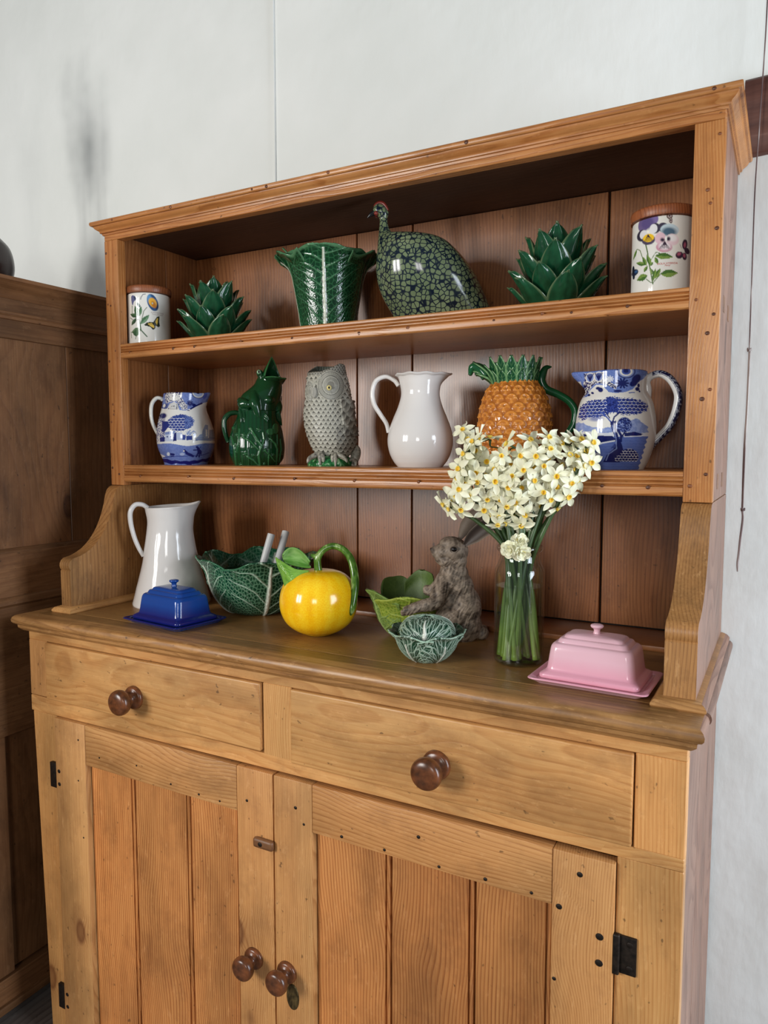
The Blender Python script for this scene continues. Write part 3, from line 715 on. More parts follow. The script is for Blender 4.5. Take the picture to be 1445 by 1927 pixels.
# ================================================================== vessels
def vessel(name, fr, rows, top, parent, mat, wall=.003, c0=None, nseg=240, nz=200, rmod=None, colf=None, floor_z=.012, base_r=None, dmod=None, ysc=1.0, inner_col=None):
    """rows: (y, xl, xr) in frame units, from rim to base. Returns grid object"""
    pr = []
    for y, xl, xr in rows:
        a, z1 = fr.L(xl, y); b, z2 = fr.L(xr, y); pr.append(((b - a) / 2, (z1 + z2) / 2, (a + b) / 2))
    pr = pr[::-1]; pr = [(pr[0][0] if base_r is None else base_r, 0., pr[0][2])] + [p for p in pr if p[1] > .002]
    pr = np.array(pr); out = cr(pr, nz)
    zt = out[-1, 1]
    cx = out[:, 2] if c0 is None else np.full(nz, fr.L(c0, rows[-1][0])[0])
    th = np.linspace(0, 2 * PI, nseg, endpoint=False)
    R = out[:, 0][:, None] + 0 * th; Z = out[:, 1][:, None] + 0 * th; CX = cx[:, None] + 0 * th; TH = th[None] + 0 * R
    T = Z / zt
    if rmod: R, Z = rmod(R, Z, TH, T)
    G = np.stack([CX + R * np.cos(TH), ysc * R * np.sin(TH), Z], -1)
    col = None
    if dmod:
        N = -gnorm(G, True); N = np.where(((N[..., 0] * np.cos(TH) + N[..., 1] * np.sin(TH)) < 0)[..., None], -N, N)
        h = dmod(G, TH); G = G + N * h[..., None]
    if colf: col = colf(G, TH)
    # inner skin
    I = []; Rr = np.linalg.norm(G[..., :2] - np.stack([CX, 0 * CX], -1), axis=-1)
    idx = np.linspace(nz - 1, int(nz * .06), 34).astype(int)
    for q in idx:
        f = np.maximum(Rr[q] - wall, .001) / np.maximum(Rr[q], 1e-6)
        r = G[q].copy(); r[:, 0] = cx[q] + (r[:, 0] - cx[q]) * f; r[:, 1] *= f
        if q == nz - 1: r[:, 2] += .0008
        I.append(r)
    lipmid = (G[-1] + I[0]) / 2; lipmid[:, 2] += .0012
    I = [lipmid] + I
    I = np.array(I); A = np.concatenate([G, I], 0); V = A.reshape(-1, 3); n = A.shape[0]
    F = [gridF(n, nseg, False, True)[:, ::-1]]; k = len(V)
    V = np.vstack([V, [[cx[0], 0, 0], [cx[0], 0, float(I[-1][:, 2].mean())]]]); j = np.arange(nseg); e = (n - 1) * nseg
    F += [np.stack([np.full(nseg, k), (j + 1) % nseg, j], 1), np.stack([np.full(nseg, k + 1), e + j, e + (j + 1) % nseg], 1)]
    if col is not None:
        ic = np.ones((len(I), nseg, 3)) * (lin(inner_col) if inner_col else col[-1][None]); ic[0] = col[-1]
        col = np.vstack([np.concatenate([col, ic], 0).reshape(-1, 3), col[0, :1], ic[-1, :1]])
    return mesh_np(name, V, F, mat, parent, True, col)
def spout_mod(ang, wid, out, up=0, z0=.72, z1=1.0, pinch=.0):
    def f(R, Z, TH, T):
        d = np.abs((TH - ang + PI) % (2 * PI) - PI); s = sm(T, z0, z1)
        g = np.exp(-(d / wid) ** 2); R = R + out * g * s ** 1.5 - pinch * np.exp(-((d - wid * 1.9) / (wid * .8)) ** 2) * s
        return R, Z + up * g * s
    return f

# ---------------------------------------------------------------- storage jars
def jar(key, zoom, label, edges, painter, title, sub, tpos, tcol):
    fr = Fr(key, zoom); xl, xr, yt, ylid = edges
    t = thing('storage_jar', label, 'storage jar', fr.A, fr.rz, 'botanical storage jars on the top shelf')
    a, zt = fr.L(xl, yt); b, _ = fr.L(xr, yt); r = .0475; zt = .1155; cx = 0
    nz = 190; ns = 420; th = np.linspace(0, 2 * PI, ns, endpoint=False)
    prof = cr(np.array([(r - .004, 0), (r - .001, .0012), (r, .004), (r, .03), (r, .06), (r, .09), (r, zt - .004), (r - .0012, zt - .001), (r - .003, zt)]), nz)
    G = np.stack([prof[:, :1] * np.cos(th), prof[:, :1] * np.sin(th), prof[:, 1:] + 0 * th], -1)
    front = G[..., 1] < 0
    S = np.where(front, G[..., 0], -G[..., 0])
    px, py = fr.inv(S, G[..., 2]); 
    p = Paint(px, py, (232, 230, 222)); painter(p)
    V = np.vstack([G.reshape(-1, 3), [[0, 0, 0], [0, 0, zt]]]); k = nz * ns; j = np.arange(ns)
    F = [gridF(nz, ns, False, True)[:, ::-1], np.stack([np.full(ns, k), (j + 1) % ns, j], 1), np.stack([np.full(ns, k + 1), (nz - 1) * ns + j, (nz - 1) * ns + (j + 1) % ns], 1)]
    mesh_np('body', V, F, M['glaze'], t, True, np.vstack([p.c.reshape(-1, 3), lin((232, 230, 222)), lin((232, 230, 222))]))
    revolve('lid', [(0, zt + .0005), (.043, zt + .0005), (.0500, zt + .0012), (.0510, zt + .004), (.0512, zt + .012), (.0500, zt + .0155), (.047, zt + .0170), (.03, zt + .0174), (0, zt + .0174)], M['lid'], t, 72, sharp=50)
    for (s_, sz, tp, it) in ((title, .0042, tpos, 0), (sub, .0036, (tpos[0], tpos[1] + tpos[2]), .3)):
        sx, sz0 = fr.L(tp[0], tp[1])
        def place(x, y, z, sx=sx, sz0=sz0):
            a = math.asin(max(-.99, min(.99, sx / r))) + x / r
            return Vector(((r + .0002) * math.sin(a), -(r + .0002) * math.cos(a), sz0 + y))
        text_part(s_, sz, simple('jar_print_' + key, tcol, .3), place, t, italic=it)
    return t
def leafshape(p, x, y, L, wd, ang, c1=(74, 110, 46), c2=(150, 176, 84)):
    ca, sa = math.cos(ang), math.sin(ang); dx, dy = p.x - x, p.y - y
    u = (dx * ca + dy * sa) / L; v = (-dx * sa + dy * ca) / wd
    m = (np.abs(v) < np.sin(np.clip(u, 0, 1) * PI) * (1 - .3 * u)) & (u > 0) & (u < 1); m = m.astype(float)
    p.blend(m, c1); p.blend(m * (v > 0) * .55, c2); p.blend(m * (np.abs(np.sin(u * 16 + np.abs(v) * 3)) < .18) * .5, (40, 66, 30))
def paintR(p):
    g1_, g2_ = (70, 104, 44), (158, 178, 88)
    p.line([(470, 1050), (500, 1180), (530, 1400), (560, 1560), (600, 1790)], 11, (84, 108, 56))
    p.line([(300, 1090), (360, 1130), (410, 1290)], 7, (96, 116, 60)); p.line([(790, 1250), (660, 1200), (560, 1350)], 6, g1_)
    p.line([(760, 1590), (680, 1680), (610, 1760)], 7, g1_); p.line([(480, 1690), (560, 1760), (600, 1770)], 7, g1_)
    for a in [(300, 1080, 210, 26, 1.95), (470, 1420, 200, 45, 3.5), (480, 1440, 190, 40, 4.35), (560, 1440, 220, 45, -1.9), (600, 1380, 90, 30, 2.2), (640, 1270, 340, 70, .05), (640, 1290, 150, 40, 1.2), (500, 1440, 140, 34, 2.1), (620, 1700, 240, 50, -1.0), (600, 1740, 250, 36, -1.35), (740, 1610, 330, 85, -.12), (500, 1620, 220, 75, 2.85), (560, 1500, 130, 40, 1.2)]: leafshape(p, *a)
    # purple and yellow pansy
    p.ell(440, 640, 110, 160, (112, 96, 140), .3); p.ell(600, 570, 100, 120, (124, 106, 158), -.5); p.ell(500, 650, 120, 110, (92, 78, 128), 0, .5)
    p.ell(400, 860, 100, 110, (54, 50, 66)); p.ell(430, 850, 75, 85, (226, 224, 226)); p.ell(650, 760, 90, 95, (58, 54, 68)); p.ell(615, 765, 72, 85, (228, 226, 228))
    p.ell(520, 960, 125, 95, (78, 66, 90)); m = p.ell(520, 925, 105, 75, (240, 194, 40))
    for k in range(7): p.line([(510, 860), (440 + k * 27, 985)], 4, (60, 40, 50))
    p.ell(510, 810, 20, 24, (250, 246, 230))
    # blue white and pink pansy
    p.ell(790, 750, 100, 85, (66, 60, 78)); p.ell(910, 790, 170, 105, (196, 214, 222)); p.ell(900, 830, 130, 80, (78, 104, 124), 0, .6)
    p.ell(740, 950, 100, 110, (226, 190, 200)); p.ell(960, 970, 120, 105, (232, 206, 212)); p.ell(960, 940, 90, 60, (240, 236, 236), 0, .6); p.ell(810, 1110, 150, 95, (206, 150, 166)); p.ell(820, 1090, 110, 75, (240, 228, 232), 0, .6)
    for k in range(9): p.line([(820, 1010), (720 + k * 24, 1140)], 4, (60, 44, 60))
    p.ell(780, 980, 40, 34, (50, 40, 60), .3, .8); p.ell(890, 960, 34, 40, (50, 40, 60), .3, .8); p.ell(845, 960, 18, 44, (250, 250, 244))
    # butterflies and moth
    for a in [(1190, 1030, 48, 95, .15), (1230, 1140, 48, 60, -.3), (1090, 1240, 75, 62, -.6), (1185, 1250, 42, 70, 0)]: p.ell(*a[:4], (64, 46, 66), a[4])
    for a in [(1190, 1040, 22, 50, .15), (1085, 1220, 40, 26, -.6), (1180, 1235, 24, 36, 0)]: p.ell(*a[:4], (176, 92, 116), a[4], .6)
    p.line([(1130, 1125), (1035, 1140)], 3, (60, 50, 60)); p.line([(1130, 1115), (1095, 1030)], 3, (60, 50, 60))
    for a in [(740, 490, 60, 42, -.4), (840, 470, 55, 55, 0), (910, 540, 56, 60, .4), (930, 620, 34, 55, -.1)]:
        p.ell(*a[:4], (96, 74, 70), a[4]); p.ell(a[0], a[1], a[2] * .6, a[3] * .6, (196, 180, 176), a[4], .5); p.ell(a[0], a[1], 16, 16, (60, 44, 48))
    p.ell(255, 1520, 70, 60, (38, 50, 74)); p.ell(225, 1470, 26, 90, (30, 34, 50)); p.ell(235, 1590, 24, 55, (34, 40, 58)); p.ell(280, 1510, 30, 22, (60, 96, 140), 0, .6)
def paintL(p):
    g = (70, 100, 72)
    p.line([(430, 1010), (460, 1150), (490, 1330), (640, 1500)], 15, (96, 116, 96)); p.line([(640, 760), (560, 850), (510, 1060)], 9, (104, 114, 96))
    p.line([(265, 680), (265, 880)], 7, g); p.line([(215, 980), (300, 1060), (420, 1060), (330, 980)], 6, (60, 70, 60)); p.line([(370, 1450), (350, 1540)], 7, g); p.line([(235, 1330), (250, 1500)], 5, g)
    for a in [(470, 1180, 330, 75, -.78, (80, 118, 84), (140, 176, 140)), (430, 980, 300, 70, -1.9, (60, 92, 60), (110, 150, 110)), (440, 980, 260, 55, -1.35, (72, 110, 76), (130, 166, 130)), (400, 990, 220, 60, -2.6, (52, 80, 54), (96, 130, 92)), (480, 760, 200, 36, -2.2, (66, 90, 90), (90, 120, 120)), (370, 1010, 210, 55, 2.2, (50, 74, 54), (90, 120, 90)), (490, 1320, 250, 95, 3.0, (58, 90, 60), (120, 150, 110)), (370, 1480, 190, 90, -1.6, (62, 94, 66), (120, 150, 116))]: leafshape(p, *a)
    p.poly([(240, 450), (270, 420), (330, 450), (385, 530), (310, 590), (285, 670), (262, 670), (240, 520)], (98, 102, 140)); p.poly([(330, 450), (385, 530), (340, 560), (300, 480)], (56, 66, 90))
    p.line([(600, 425), (540, 430), (490, 500), (480, 550)], 12, (150, 150, 152))
    m = p.ell(785, 640, 130, 225, (44, 82, 128), -.38); p.ell(700, 540, 60, 110, (96, 150, 196), -.2, .7, mask=m); p.ell(870, 700, 50, 120, (28, 48, 84), -.3, .7, mask=m)
    p.ell(785, 640, 92, 130, (236, 176, 60), -.55, .3); p.ell(810, 690, 52, 90, (196, 120, 34), -.5, .6); p.ell(780, 660, 20, 26, (190, 196, 170))
    p.poly([(560, 1210), (640, 1140), (800, 1130), (890, 1000), (960, 975), (950, 1120), (970, 1230), (930, 1260), (860, 1220), (850, 1300), (790, 1330), (730, 1260)], (44, 48, 36))
    p.poly([(640, 1170), (760, 1150), (830, 1240), (820, 1290), (760, 1260)], (232, 196, 92)); p.poly([(850, 1130), (890, 1040), (920, 1020), (910, 1150), (890, 1210)], (232, 196, 92))
    for q in range(6): p.line([(655 + q * 26, 1140), (665 + q * 26, 1200)], 4, (44, 48, 36))
jar('jarL', (.07266, 230, 530), 'left white lidded storage jar painted with a blue bindweed flower and yellow butterfly', (200, 1250, 300, 110), paintL, 'CONVOLVULUS', 'Trailing Bindweed', (910, 915, 42), (140, 110, 106))
jar('jarR', (.0986, 1170, 370), 'right white lidded storage jar painted with purple and pink pansies', (205, 1330, 380, 180), paintR, 'VIOLA HYBRIDA', 'Pansy', (868, 1425, 34), (196, 60, 54))

# ---------------------------------------------------------------- blue and white jugs
NAVY, MID, LT, CR_ = (24, 34, 100), (66, 88, 168), (136, 154, 208), (232, 230, 224)
def scal(p, m, cu, cv, a=(236, 238, 244), ww=.16, off=0):
    h, l, x = scales(p.x / cu + off, -p.y / cv, .7); p.blend(m * (l < ww), a)
def printed(fr, kind):
    def f(G, TH):
        S = np.where(G[..., 1] < 0, G[..., 0], G[..., 0]); px, py = fr.inv(S, G[..., 2]); p = Paint(px, py, CR_)
        nz = fbm(px / 22., py / 22., 3); n2 = fbm(px / 9. + 5, py / 9., 2)
        ox, oy = px, py
        jx = 46 * (n2 - .5) + 30 * (nz - .5); jy = 40 * (fbm(px / 11. + 31, py / 11., 2) - .5)
        if kind == 'B':
            m = p.poly([(0, 100), (1000, 100), (948, 165), (900, 225), (860, 250), (780, 345), (700, 378), (600, 388), (520, 375), (450, 292), (380, 285), (300, 350), (285, 410), (225, 415), (225, 330), (200, 230), (0, 230)], (112, 136, 202))
            p.blend(m * (n2 > .62) * .5, MID)
            k = p.poly([(235, 150), (465, 150), (475, 235), (540, 265), (610, 310), (600, 348), (480, 285), (380, 268), (330, 300), (280, 380), (232, 412), (232, 260), (250, 220)], NAVY)
            p.blend(k * (n2 > .52), CR_)
            for cx in (312, 410):
                p.ell(cx, 200, 52, 56, CR_); p.ell(cx, 200, 40, 46, LT)
                for q in range(5): p.line([(cx, 240), (cx - 36 + q * 18, 165)], 5, NAVY)
            p.ell(710, 150, 100, 78, NAVY); p.ell(710, 150, 88, 66, LT); p.ell(710, 152, 70, 50, CR_); p.ell(710, 152, 48, 36, MID); p.ell(708, 150, 28, 20, NAVY)
            for q in range(10):
                a = q * PI / 5; p.line([(670 + 22 * math.cos(a), 280 + 18 * math.sin(a)), (670 + 62 * math.cos(a), 280 + 50 * math.sin(a))], 10, NAVY)
            p.ell(670, 280, 17, 15, NAVY); 
            for q in range(9):
                a = q * PI / 4.5; p.line([(530 + 12 * math.cos(a), 232 + 10 * math.sin(a)), (530 + 42 * math.cos(a), 232 + 32 * math.sin(a))], 7, (226, 230, 240))
            for a in [(820, 230, 60, 40, -.8), (790, 280, 45, 30, -.5), (620, 365, 45, 14, 0), (430, 345, 30, 26, .6), (400, 325, 24, 16, 0), (832, 340, 24, 22, 0), (845, 300, 14, 22, 0), (340, 375, 18, 12, .5), (300, 395, 16, 14, 0)]: p.ell(*a[:4], NAVY, a[4], .3)
            p.ell(855, 365, 10, 12, NAVY); p.line([(740, 385), (800, 380)], 5, MID)
            # hills, water and banks
            edge = 945 - np.clip((py - 850), 0, 400) * .28 + 8 * np.sin(py / 9)
            L = (px < edge) & (px > 60)
            hz = 800
            hl = 745 - 35 * np.sin(px / 95.) - 22 * fbm(px / 30., px * 0, 2) - 40 * np.exp(-((px - 830) / 75.) ** 2)
            m = L & (py > hl) & (py < 835); p.blend(m * 1., (152, 168, 214)); p.blend(m * (nz > .5) * .6, (116, 138, 196))
            m = L & (py > 800) & (py < 870); p.blend(m * (py > 812 + 10 * np.sin(px / 60.)) * 1., (222, 226, 234))
            m = L & (py >= 862 - (px - 500) * .02); p.blend(m * 1., (98, 120, 190)); p.blend(m * (np.sin(py / 5. + nz * 5) > .55) * .35, (72, 94, 170))
            p.poly([(130, 880), (200, 840), (300, 880), (420, 850), (560, 855), (600, 900), (430, 925), (320, 935), (280, 960), (130, 930)], NAVY, mask=L)
            p.poly([(110, 850), (250, 830), (310, 840), (250, 870), (110, 880)], NAVY, mask=L)
            p.poly([(690, 822), (800, 808), (890, 830), (865, 850), (690, 856)], NAVY); p.line([(310, 985), (450, 930), (590, 905)], 8, (226, 230, 238)); p.line([(290, 900), (340, 915), (410, 930)], 7, (220, 226, 238))
            p.line([(690, 862), (880, 852)], 5, (222, 226, 236))
            for a in [(330, 1100, 50, 25), (390, 1065, 40, 26)]: m = p.ell(*a, (216, 222, 236))
            # trees
            m = p.ell(690, 735, 78, 82, MID); p.blend(m * (n2 > .5), NAVY); p.blend(m * (n2 < .38), LT)
            p.line([(650, 910), (655, 850), (620, 790)], 14, NAVY); p.line([(660, 870), (700, 800)], 8, NAVY)
            px = ox + jx; py = oy + jy; T = ((px - 380) / 190) ** 2 + ((py - 555) / 98) ** 2 < 1; T |= ((px - 720) / 225) ** 2 + ((py - 535) / 92) ** 2 < 1; T |= ((px - 560) / 140) ** 2 + ((py - 505) / 75) ** 2 < 1; T |= ((px - 240) / 60) ** 2 + ((py - 620) / 55) ** 2 < 1; T |= ((px - 850) / 95) ** 2 + ((py - 540) / 70) ** 2 < 1
            T2 = T * 1.
            px, py = ox, oy; p.blend(T2, (52, 70, 152)); p.blend(T2 * (n2 > .56), NAVY); scal(p, T2 * (np.abs(px - 560) > 60), 44, 34)
            p.ell(380, 665, 75, 28, MID, 0, .8, amt=.7)
            p.line([(430, 590), (500, 650), (560, 720)], 7, MID); p.line([(640, 600), (580, 650), (565, 700)], 8, NAVY); p.line([(470, 570), (530, 660)], 6, NAVY)
            p.poly([(535, 700), (600, 690), (600, 760), (625, 860), (665, 950), (690, 1060), (640, 1140), (455, 1142), (500, 1060), (575, 990), (595, 930), (580, 850), (550, 770)], NAVY)
            p.line([(560, 740), (600, 880), (605, 990), (520, 1050), (490, 1120)], 5, LT); p.poly([(540, 990), (590, 930), (595, 980)], (60, 76, 150))
            m = ((px - 740) / 105) ** 2 + ((py - 1075) / 85) ** 2 < 1; m |= ((px - 660) / 75) ** 2 + ((py - 1105) / 45) ** 2 < 1; m = m & (py < 1130); p.blend(m * 1., NAVY); scal(p, m * 1., 34, 26, ww=.22)
            m = (L & (py > 1235)) * 1.; p.blend(m, NAVY); p.blend(m * (n2 > .55), CR_)
            # pattern repeated on the far side
        else:
            m = p.poly([(250, 100), (1400, 100), (1400, 215), (1240, 240), (1160, 345), (1050, 390), (850, 490), (750, 528), (650, 515), (620, 400), (560, 372), (480, 400), (440, 480), (400, 492), (335, 470), (250, 470)], (120, 138, 196))
            p.blend(m * (nz > .5) * .5, (92, 112, 180))
            k = p.poly([(395, 195), (700, 195), (690, 300), (760, 400), (800, 430), (790, 500), (700, 515), (640, 420), (590, 360), (480, 370), (420, 400), (400, 340)], (30, 40, 112)); p.blend(k * (n2 > .5), CR_)
            for q in range(9): p.line([(560, 360), (430 + q * 33, 215 + abs(q - 4) * 12)], 7, CR_)
            p.poly([(340, 400), (450, 400), (430, 490), (340, 480)], NAVY, amt=.6); p.ell(380, 430, 24, 34, CR_, .3)
            for q in range(10):
                a = q * PI / 5; p.line([(838 + 14 * math.cos(a), 395 + 14 * math.sin(a)), (838 + 50 * math.cos(a), 395 + 48 * math.sin(a))], 9, NAVY)
            p.ell(985, 205, 118, 98, NAVY); p.ell(985, 205, 104, 86, CR_); p.ell(985, 205, 84, 66, (160, 176, 214)); p.ell(985, 195, 40, 28, NAVY)
            p.line([(850, 495), (940, 440), (1050, 385)], 14, NAVY); p.ell(910, 425, 34, 26, NAVY); p.ell(1110, 250, 30, 60, MID, .6, .6)
            for a in [(460, 485, 9, 12), (600, 480, 10, 26), (810, 525, 24, 8), (1150, 470, 10, 50), (1180, 540, 12, 40), (1210, 600, 10, 24)]: p.ell(*a, NAVY, -.3 if a[0] > 1000 else 0)
            # ground, lake
            m = (py > 1105) * 1.; p.blend(m, (112, 132, 192)); p.blend(m * (nz > .52) * .45, (88, 108, 176))
            p.blend(((py > 1045) & (py < 1075 + 55 * np.exp(-((px - 800) / 230.) ** 2) + 20)) * 1., (230, 230, 226)); m = ((py > 1030) & (py < 1052) & (px > 940)) * 1.; p.blend(m, (104, 124, 172))
            p.poly([(300, 1280), (400, 1330), (340, 1370), (300, 1300)], CR_)
            band = 1400 + 55 * (1 - ((px - 760) / 420.) ** 2) + 6 * np.sin(px / 25.); m = ((py > band - 38) & (py < band + 22 + 12 * np.sin(px / 60.))) * 1.; p.blend(m, (22, 26, 104))
            p.line([(350, 1350), (620, 1330), (1020, 1325), (1180, 1275)], 6, (50, 64, 140))
            for pts, w_ in [([(960, 1170), (985, 1200)], 24), ([(985, 1200), (1000, 1270)], 32), ([(985, 1270), (950, 1340)], 17), ([(1005, 1270), (1000, 1345)], 15), ([(970, 1220), (900, 1225)], 12), ([(1010, 1220), (1035, 1250), (1030, 1300)], 14), ([(1020, 1190), (1030, 1150)], 5), ([(740, 1230), (800, 1290), (890, 1330)], 26), ([(780, 1280), (860, 1315)], 30), ([(470, 1290), (550, 1300)], 24), ([(500, 1330), (545, 1330)], 9)]: p.line(pts, w_ * .8, (26, 34, 104))
            p.ell(455, 1290, 28, 32, (214, 220, 232)); p.ell(700, 1295, 42, 26, (170, 184, 218)); p.ell(730, 1238, 14, 12, CR_)
            # buildings and trees
            px = ox + jx; py = oy + jy; m = (((px - 640) / 210) ** 2 + ((py - 750) / 140) ** 2 < 1) | (((px - 790) / 118) ** 2 + ((py - 730) / 115) ** 2 < 1) | (((px - 700) / 110) ** 2 + ((py - 650) / 55) ** 2 < 1); m = m * 1.; px, py = ox, oy
            p.blend(m, (108, 128, 186)); p.blend(m * (px < 740), (62, 82, 152)); p.blend(m * (n2 > .55), (40, 56, 128)); mm = m * (px < 745) * (py > 655) * (py < 890); p.blend(mm, (48, 64, 136)); scal(p, mm, 62, 44, ww=.2)
            m = (((px - 850) / 100) ** 2 + ((py - 930) / 60) ** 2 < 1) & (nz > .45); p.blend(m * 1., (138, 156, 200))
            m = p.poly([(230, 600), (330, 570), (410, 600), (400, 760), (400, 1060), (230, 1080)], (52, 66, 138)); p.blend(m * (n2 > .48), CR_); p.ell(360, 610, 66, 48, (34, 42, 100), 0, .5)
            p.poly([(345, 700), (450, 720), (470, 800), (390, 900), (345, 900)], (40, 52, 122)); p.poly([(310, 990), (400, 990), (390, 1070), (310, 1070)], (30, 42, 112))
            p.poly([(400, 905), (590, 880), (560, 960), (555, 1065), (400, 1065)], (190, 200, 222)); p.poly([(400, 905), (590, 880), (565, 935), (400, 950)], (120, 138, 186))
            p.poly([(560, 935), (600, 900), (600, 1060), (540, 1065)], (26, 34, 100)); p.poly([(600, 915), (700, 915), (700, 1045), (600, 1045)], (178, 188, 212)); p.poly([(700, 950), (760, 960), (760, 1045), (700, 1045)], (56, 74, 144)); p.poly([(770, 975), (875, 970), (875, 1048), (770, 1048)], (50, 66, 138))
            for q in (440, 500): p.ell(q, 985, 12, 16, (40, 56, 120))
            p.poly([(1060, 880), (1110, 770), (1160, 780), (1165, 1000), (950, 1015), (1010, 950), (1050, 940)], (150, 164, 194)); p.poly([(1115, 860), (1145, 860), (1150, 980), (1115, 980)], CR_)
            p.poly([(1190, 860), (1330, 850), (1330, 1010), (1180, 1010)], (118, 132, 160)); p.blend(((px > 1190) & (py > 860) & (py < 1005) & (np.sin(px / 6.) > .3)) * .8, (196, 204, 216)); p.line([(940, 1018), (1290, 1016)], 8, (96, 116, 160))
            p.line([(890, 1055), (970, 1055)], 5, (60, 70, 120))
        return p.c
    return f
t = thing('transferware_jug', 'small blue and white printed jug, handle left, with price sticker on its collar', 'jug', Fr('jugS').A, Fr('jugS').rz)
fr = Fr('jugS', (.1038, 270, 720))
rowsS = [(215, 358, 1112), (355, 345, 1108), (490, 322, 1140), (610, 290, 1190), (720, 262, 1235), (830, 244, 1270), (940, 234, 1296), (1060, 238, 1300), (1200, 266, 1282), (1350, 330, 1226), (1460, 372, 1176)]
vessel('body', fr, rowsS, 0, t, M['glaze'], nseg=440, nz=240, rmod=spout_mod(0, .42, .0125, .0045, .72, 1), colf=printed(fr, 'S'), inner_col=CR_)
hp = [(352, 330), (330, 295), (240, 285), (160, 380), (140, 540), (160, 700), (210, 830), (262, 930)]
tube('handle', [fr.P(x, y, 0) for x, y in hp], [.0042, .0046, .0046, .0046, .0044, .0042, .0042, .0040], M['cream'], t, ref=(0, 1, 0), flat=1.75, n=20, k=60)
def sticker(fr, t):
    k = fr.k(); S, Z = fr.L(540, 450)
    vs = []; fs = []
    for i in range(7):
        for j in range(2):
            sx = S + (i / 6 - .5) * .0145; z = Z + (j - .5) * .0135; r = .0548; vs.append((sx, -math.sqrt(max(r * r - (sx - fr.L(745, 450)[0]) ** 2, 1e-6)) - .0012, z))
    for i in range(6): fs.append((2 * i, 2 * i + 2, 2 * i + 3, 2 * i + 1))
    o = mesh_py('price_sticker', vs, fs, simple('sticker_paper', (224, 224, 222), .6), t, True); o['label'] = 'white paper price sticker'
    so = o.modifiers.new('s', 'SOLIDIFY'); so.thickness = .0003
    c0 = fr.L(745, 450)[0]
    def pl(x, y, z): sx = S + x; return Vector((sx, -math.sqrt(.0548 ** 2 - (sx - c0) ** 2) - .0016, Z - .002 + y))
    text_part('\u00a340', .0062, simple('pencil_grey', (96, 96, 100), .6), pl, t, name='price')
sticker(fr, t)
t = thing('transferware_jug', 'large blue and white printed jug with tree landscape and navy patterned handle at right', 'jug', Fr('jugB').A, Fr('jugB').rz)
fr = Fr('jugB', (.1661, 1060, 680))
rowsB = [(138, 245, 940), (250, 232, 922), (340, 216, 912), (450, 178, 990 - 0), (570, 146, 1022), (700, 126, 1040), (830, 120, 1040), (930, 130, 1020), (1040, 158, 982), (1150, 198, 940), (1250, 240, 912)]
vessel('body', fr, rowsB, 0, t, M['glaze'], nseg=460, nz=240, rmod=spout_mod(PI, .36, .0245, .002, .76, 1), colf=printed(fr, 'B'), inner_col=CR_, c0=578)
hp = [(945, 440), (950, 330), (940, 240), (990, 180), (1100, 158), (1210, 230), (1285, 380), (1270, 540), (1200, 720), (1090, 850), (1000, 940), (955, 1040)]
def hcol(V, th):
    c = np.ones((len(V), 3)) * lin((228, 228, 226)); s = np.sin(th); px, py = fr.inv(V[:, 0], V[:, 2]); n2 = (vnoise(px / 12., py / 12.) > .62)
    outer = (s < .25) & (px > 1000) | (s < .25) & (py > 900); c[outer] = lin((22, 26, 62)); c[outer & n2] = lin((150, 156, 170)); return c
tube('handle', [fr.P(x, y, 0) for x, y in hp], [.0066, .0068, .0068, .0062, .0062, .0066, .0070, .0070, .0068, .0066, .0064, .0050], M['glaze'], t, ref=(0, 1, 0), flat=1.35, n=40, k=150, col=hcol)['label'] = 'white loop handle with navy patterned outer face'

# ---------------------------------------------------------------- white jugs
t = thing('white_jug', 'glossy white round-bellied jug with frilled rim in the middle of the middle shelf', 'jug', Fr('wjug').A, Fr('wjug').rz, None)
fr = Fr('wjug')
rowsW = [(706, 741, 833), (711, 745, 829), (721, 749, 827), (742, 752.5, 825), (764, 748, 831), (786, 740, 841), (808, 732, 849), (830, 729, 852.5), (852, 732, 848), (868, 739, 840), (883, 748, 832)]
def wm(R, Z, TH, T):
    R, Z = spout_mod(0, .5, .0125, .001, .86, 1)(R, Z, TH, T); s = sm(T, .93, 1)
    R = R * (1 + .012 * np.sin(TH * 9) * s) + .0022 * sm(T, .975, .99); return R, Z + .0008 * np.sin(TH * 9 + 1) * s
vessel('body', fr, rowsW, 0, t, M['white'], nseg=200, nz=160, rmod=wm, c0=790.5)
for k in range(56):
    pass
hp = [(750, 726), (742, 716), (726, 709), (708, 717), (701, 738), (704, 760), (716, 780), (727, 797), (731, 814)]
tube('handle', [fr.P(x, y) for x, y in hp], [.0042, .0042, .0044, .0046, .0046, .0046, .0044, .0042, .0038], M['white'], t, ref=(0, 1, 0), flat=1.4, n=18, k=70)
t = thing('white_jug', 'tall tapering handmade-looking white jug on the worktop behind the blue butter dish', 'jug', Fr('tall').A, Fr('tall').rz, None)
fr = Fr('tall')
rowsT = [(953, 272, 368), (960, 273.5, 365.5), (979, 277, 364), (1000, 276, 363), (1030, 272, 368), (1052, 269, 374), (1073, 264.5, 380), (1095, 259, 387), (1116, 254, 393.5), (1130, 249.5, 397.5), (1142, 250, 397)]
def tm(R, Z, TH, T):
    R, Z = spout_mod(0, .45, .0115, .007, .85, 1)(R, Z, TH, T)
    return R * (1 + .022 * (fbm(TH * 2.4 + 3, T * 7, 2) - .5) + .015 * np.sin(2 * TH + 3 * T)), Z + .003 * np.cos(TH) * sm(T, .8, 1)
vessel('body', fr, rowsT, 0, t, M['white'], nseg=200, nz=160, rmod=tm)
hp = [(279, 957), (268, 951), (255, 952), (246.5, 965), (247, 985), (253, 1010), (261, 1030), (270, 1046)]
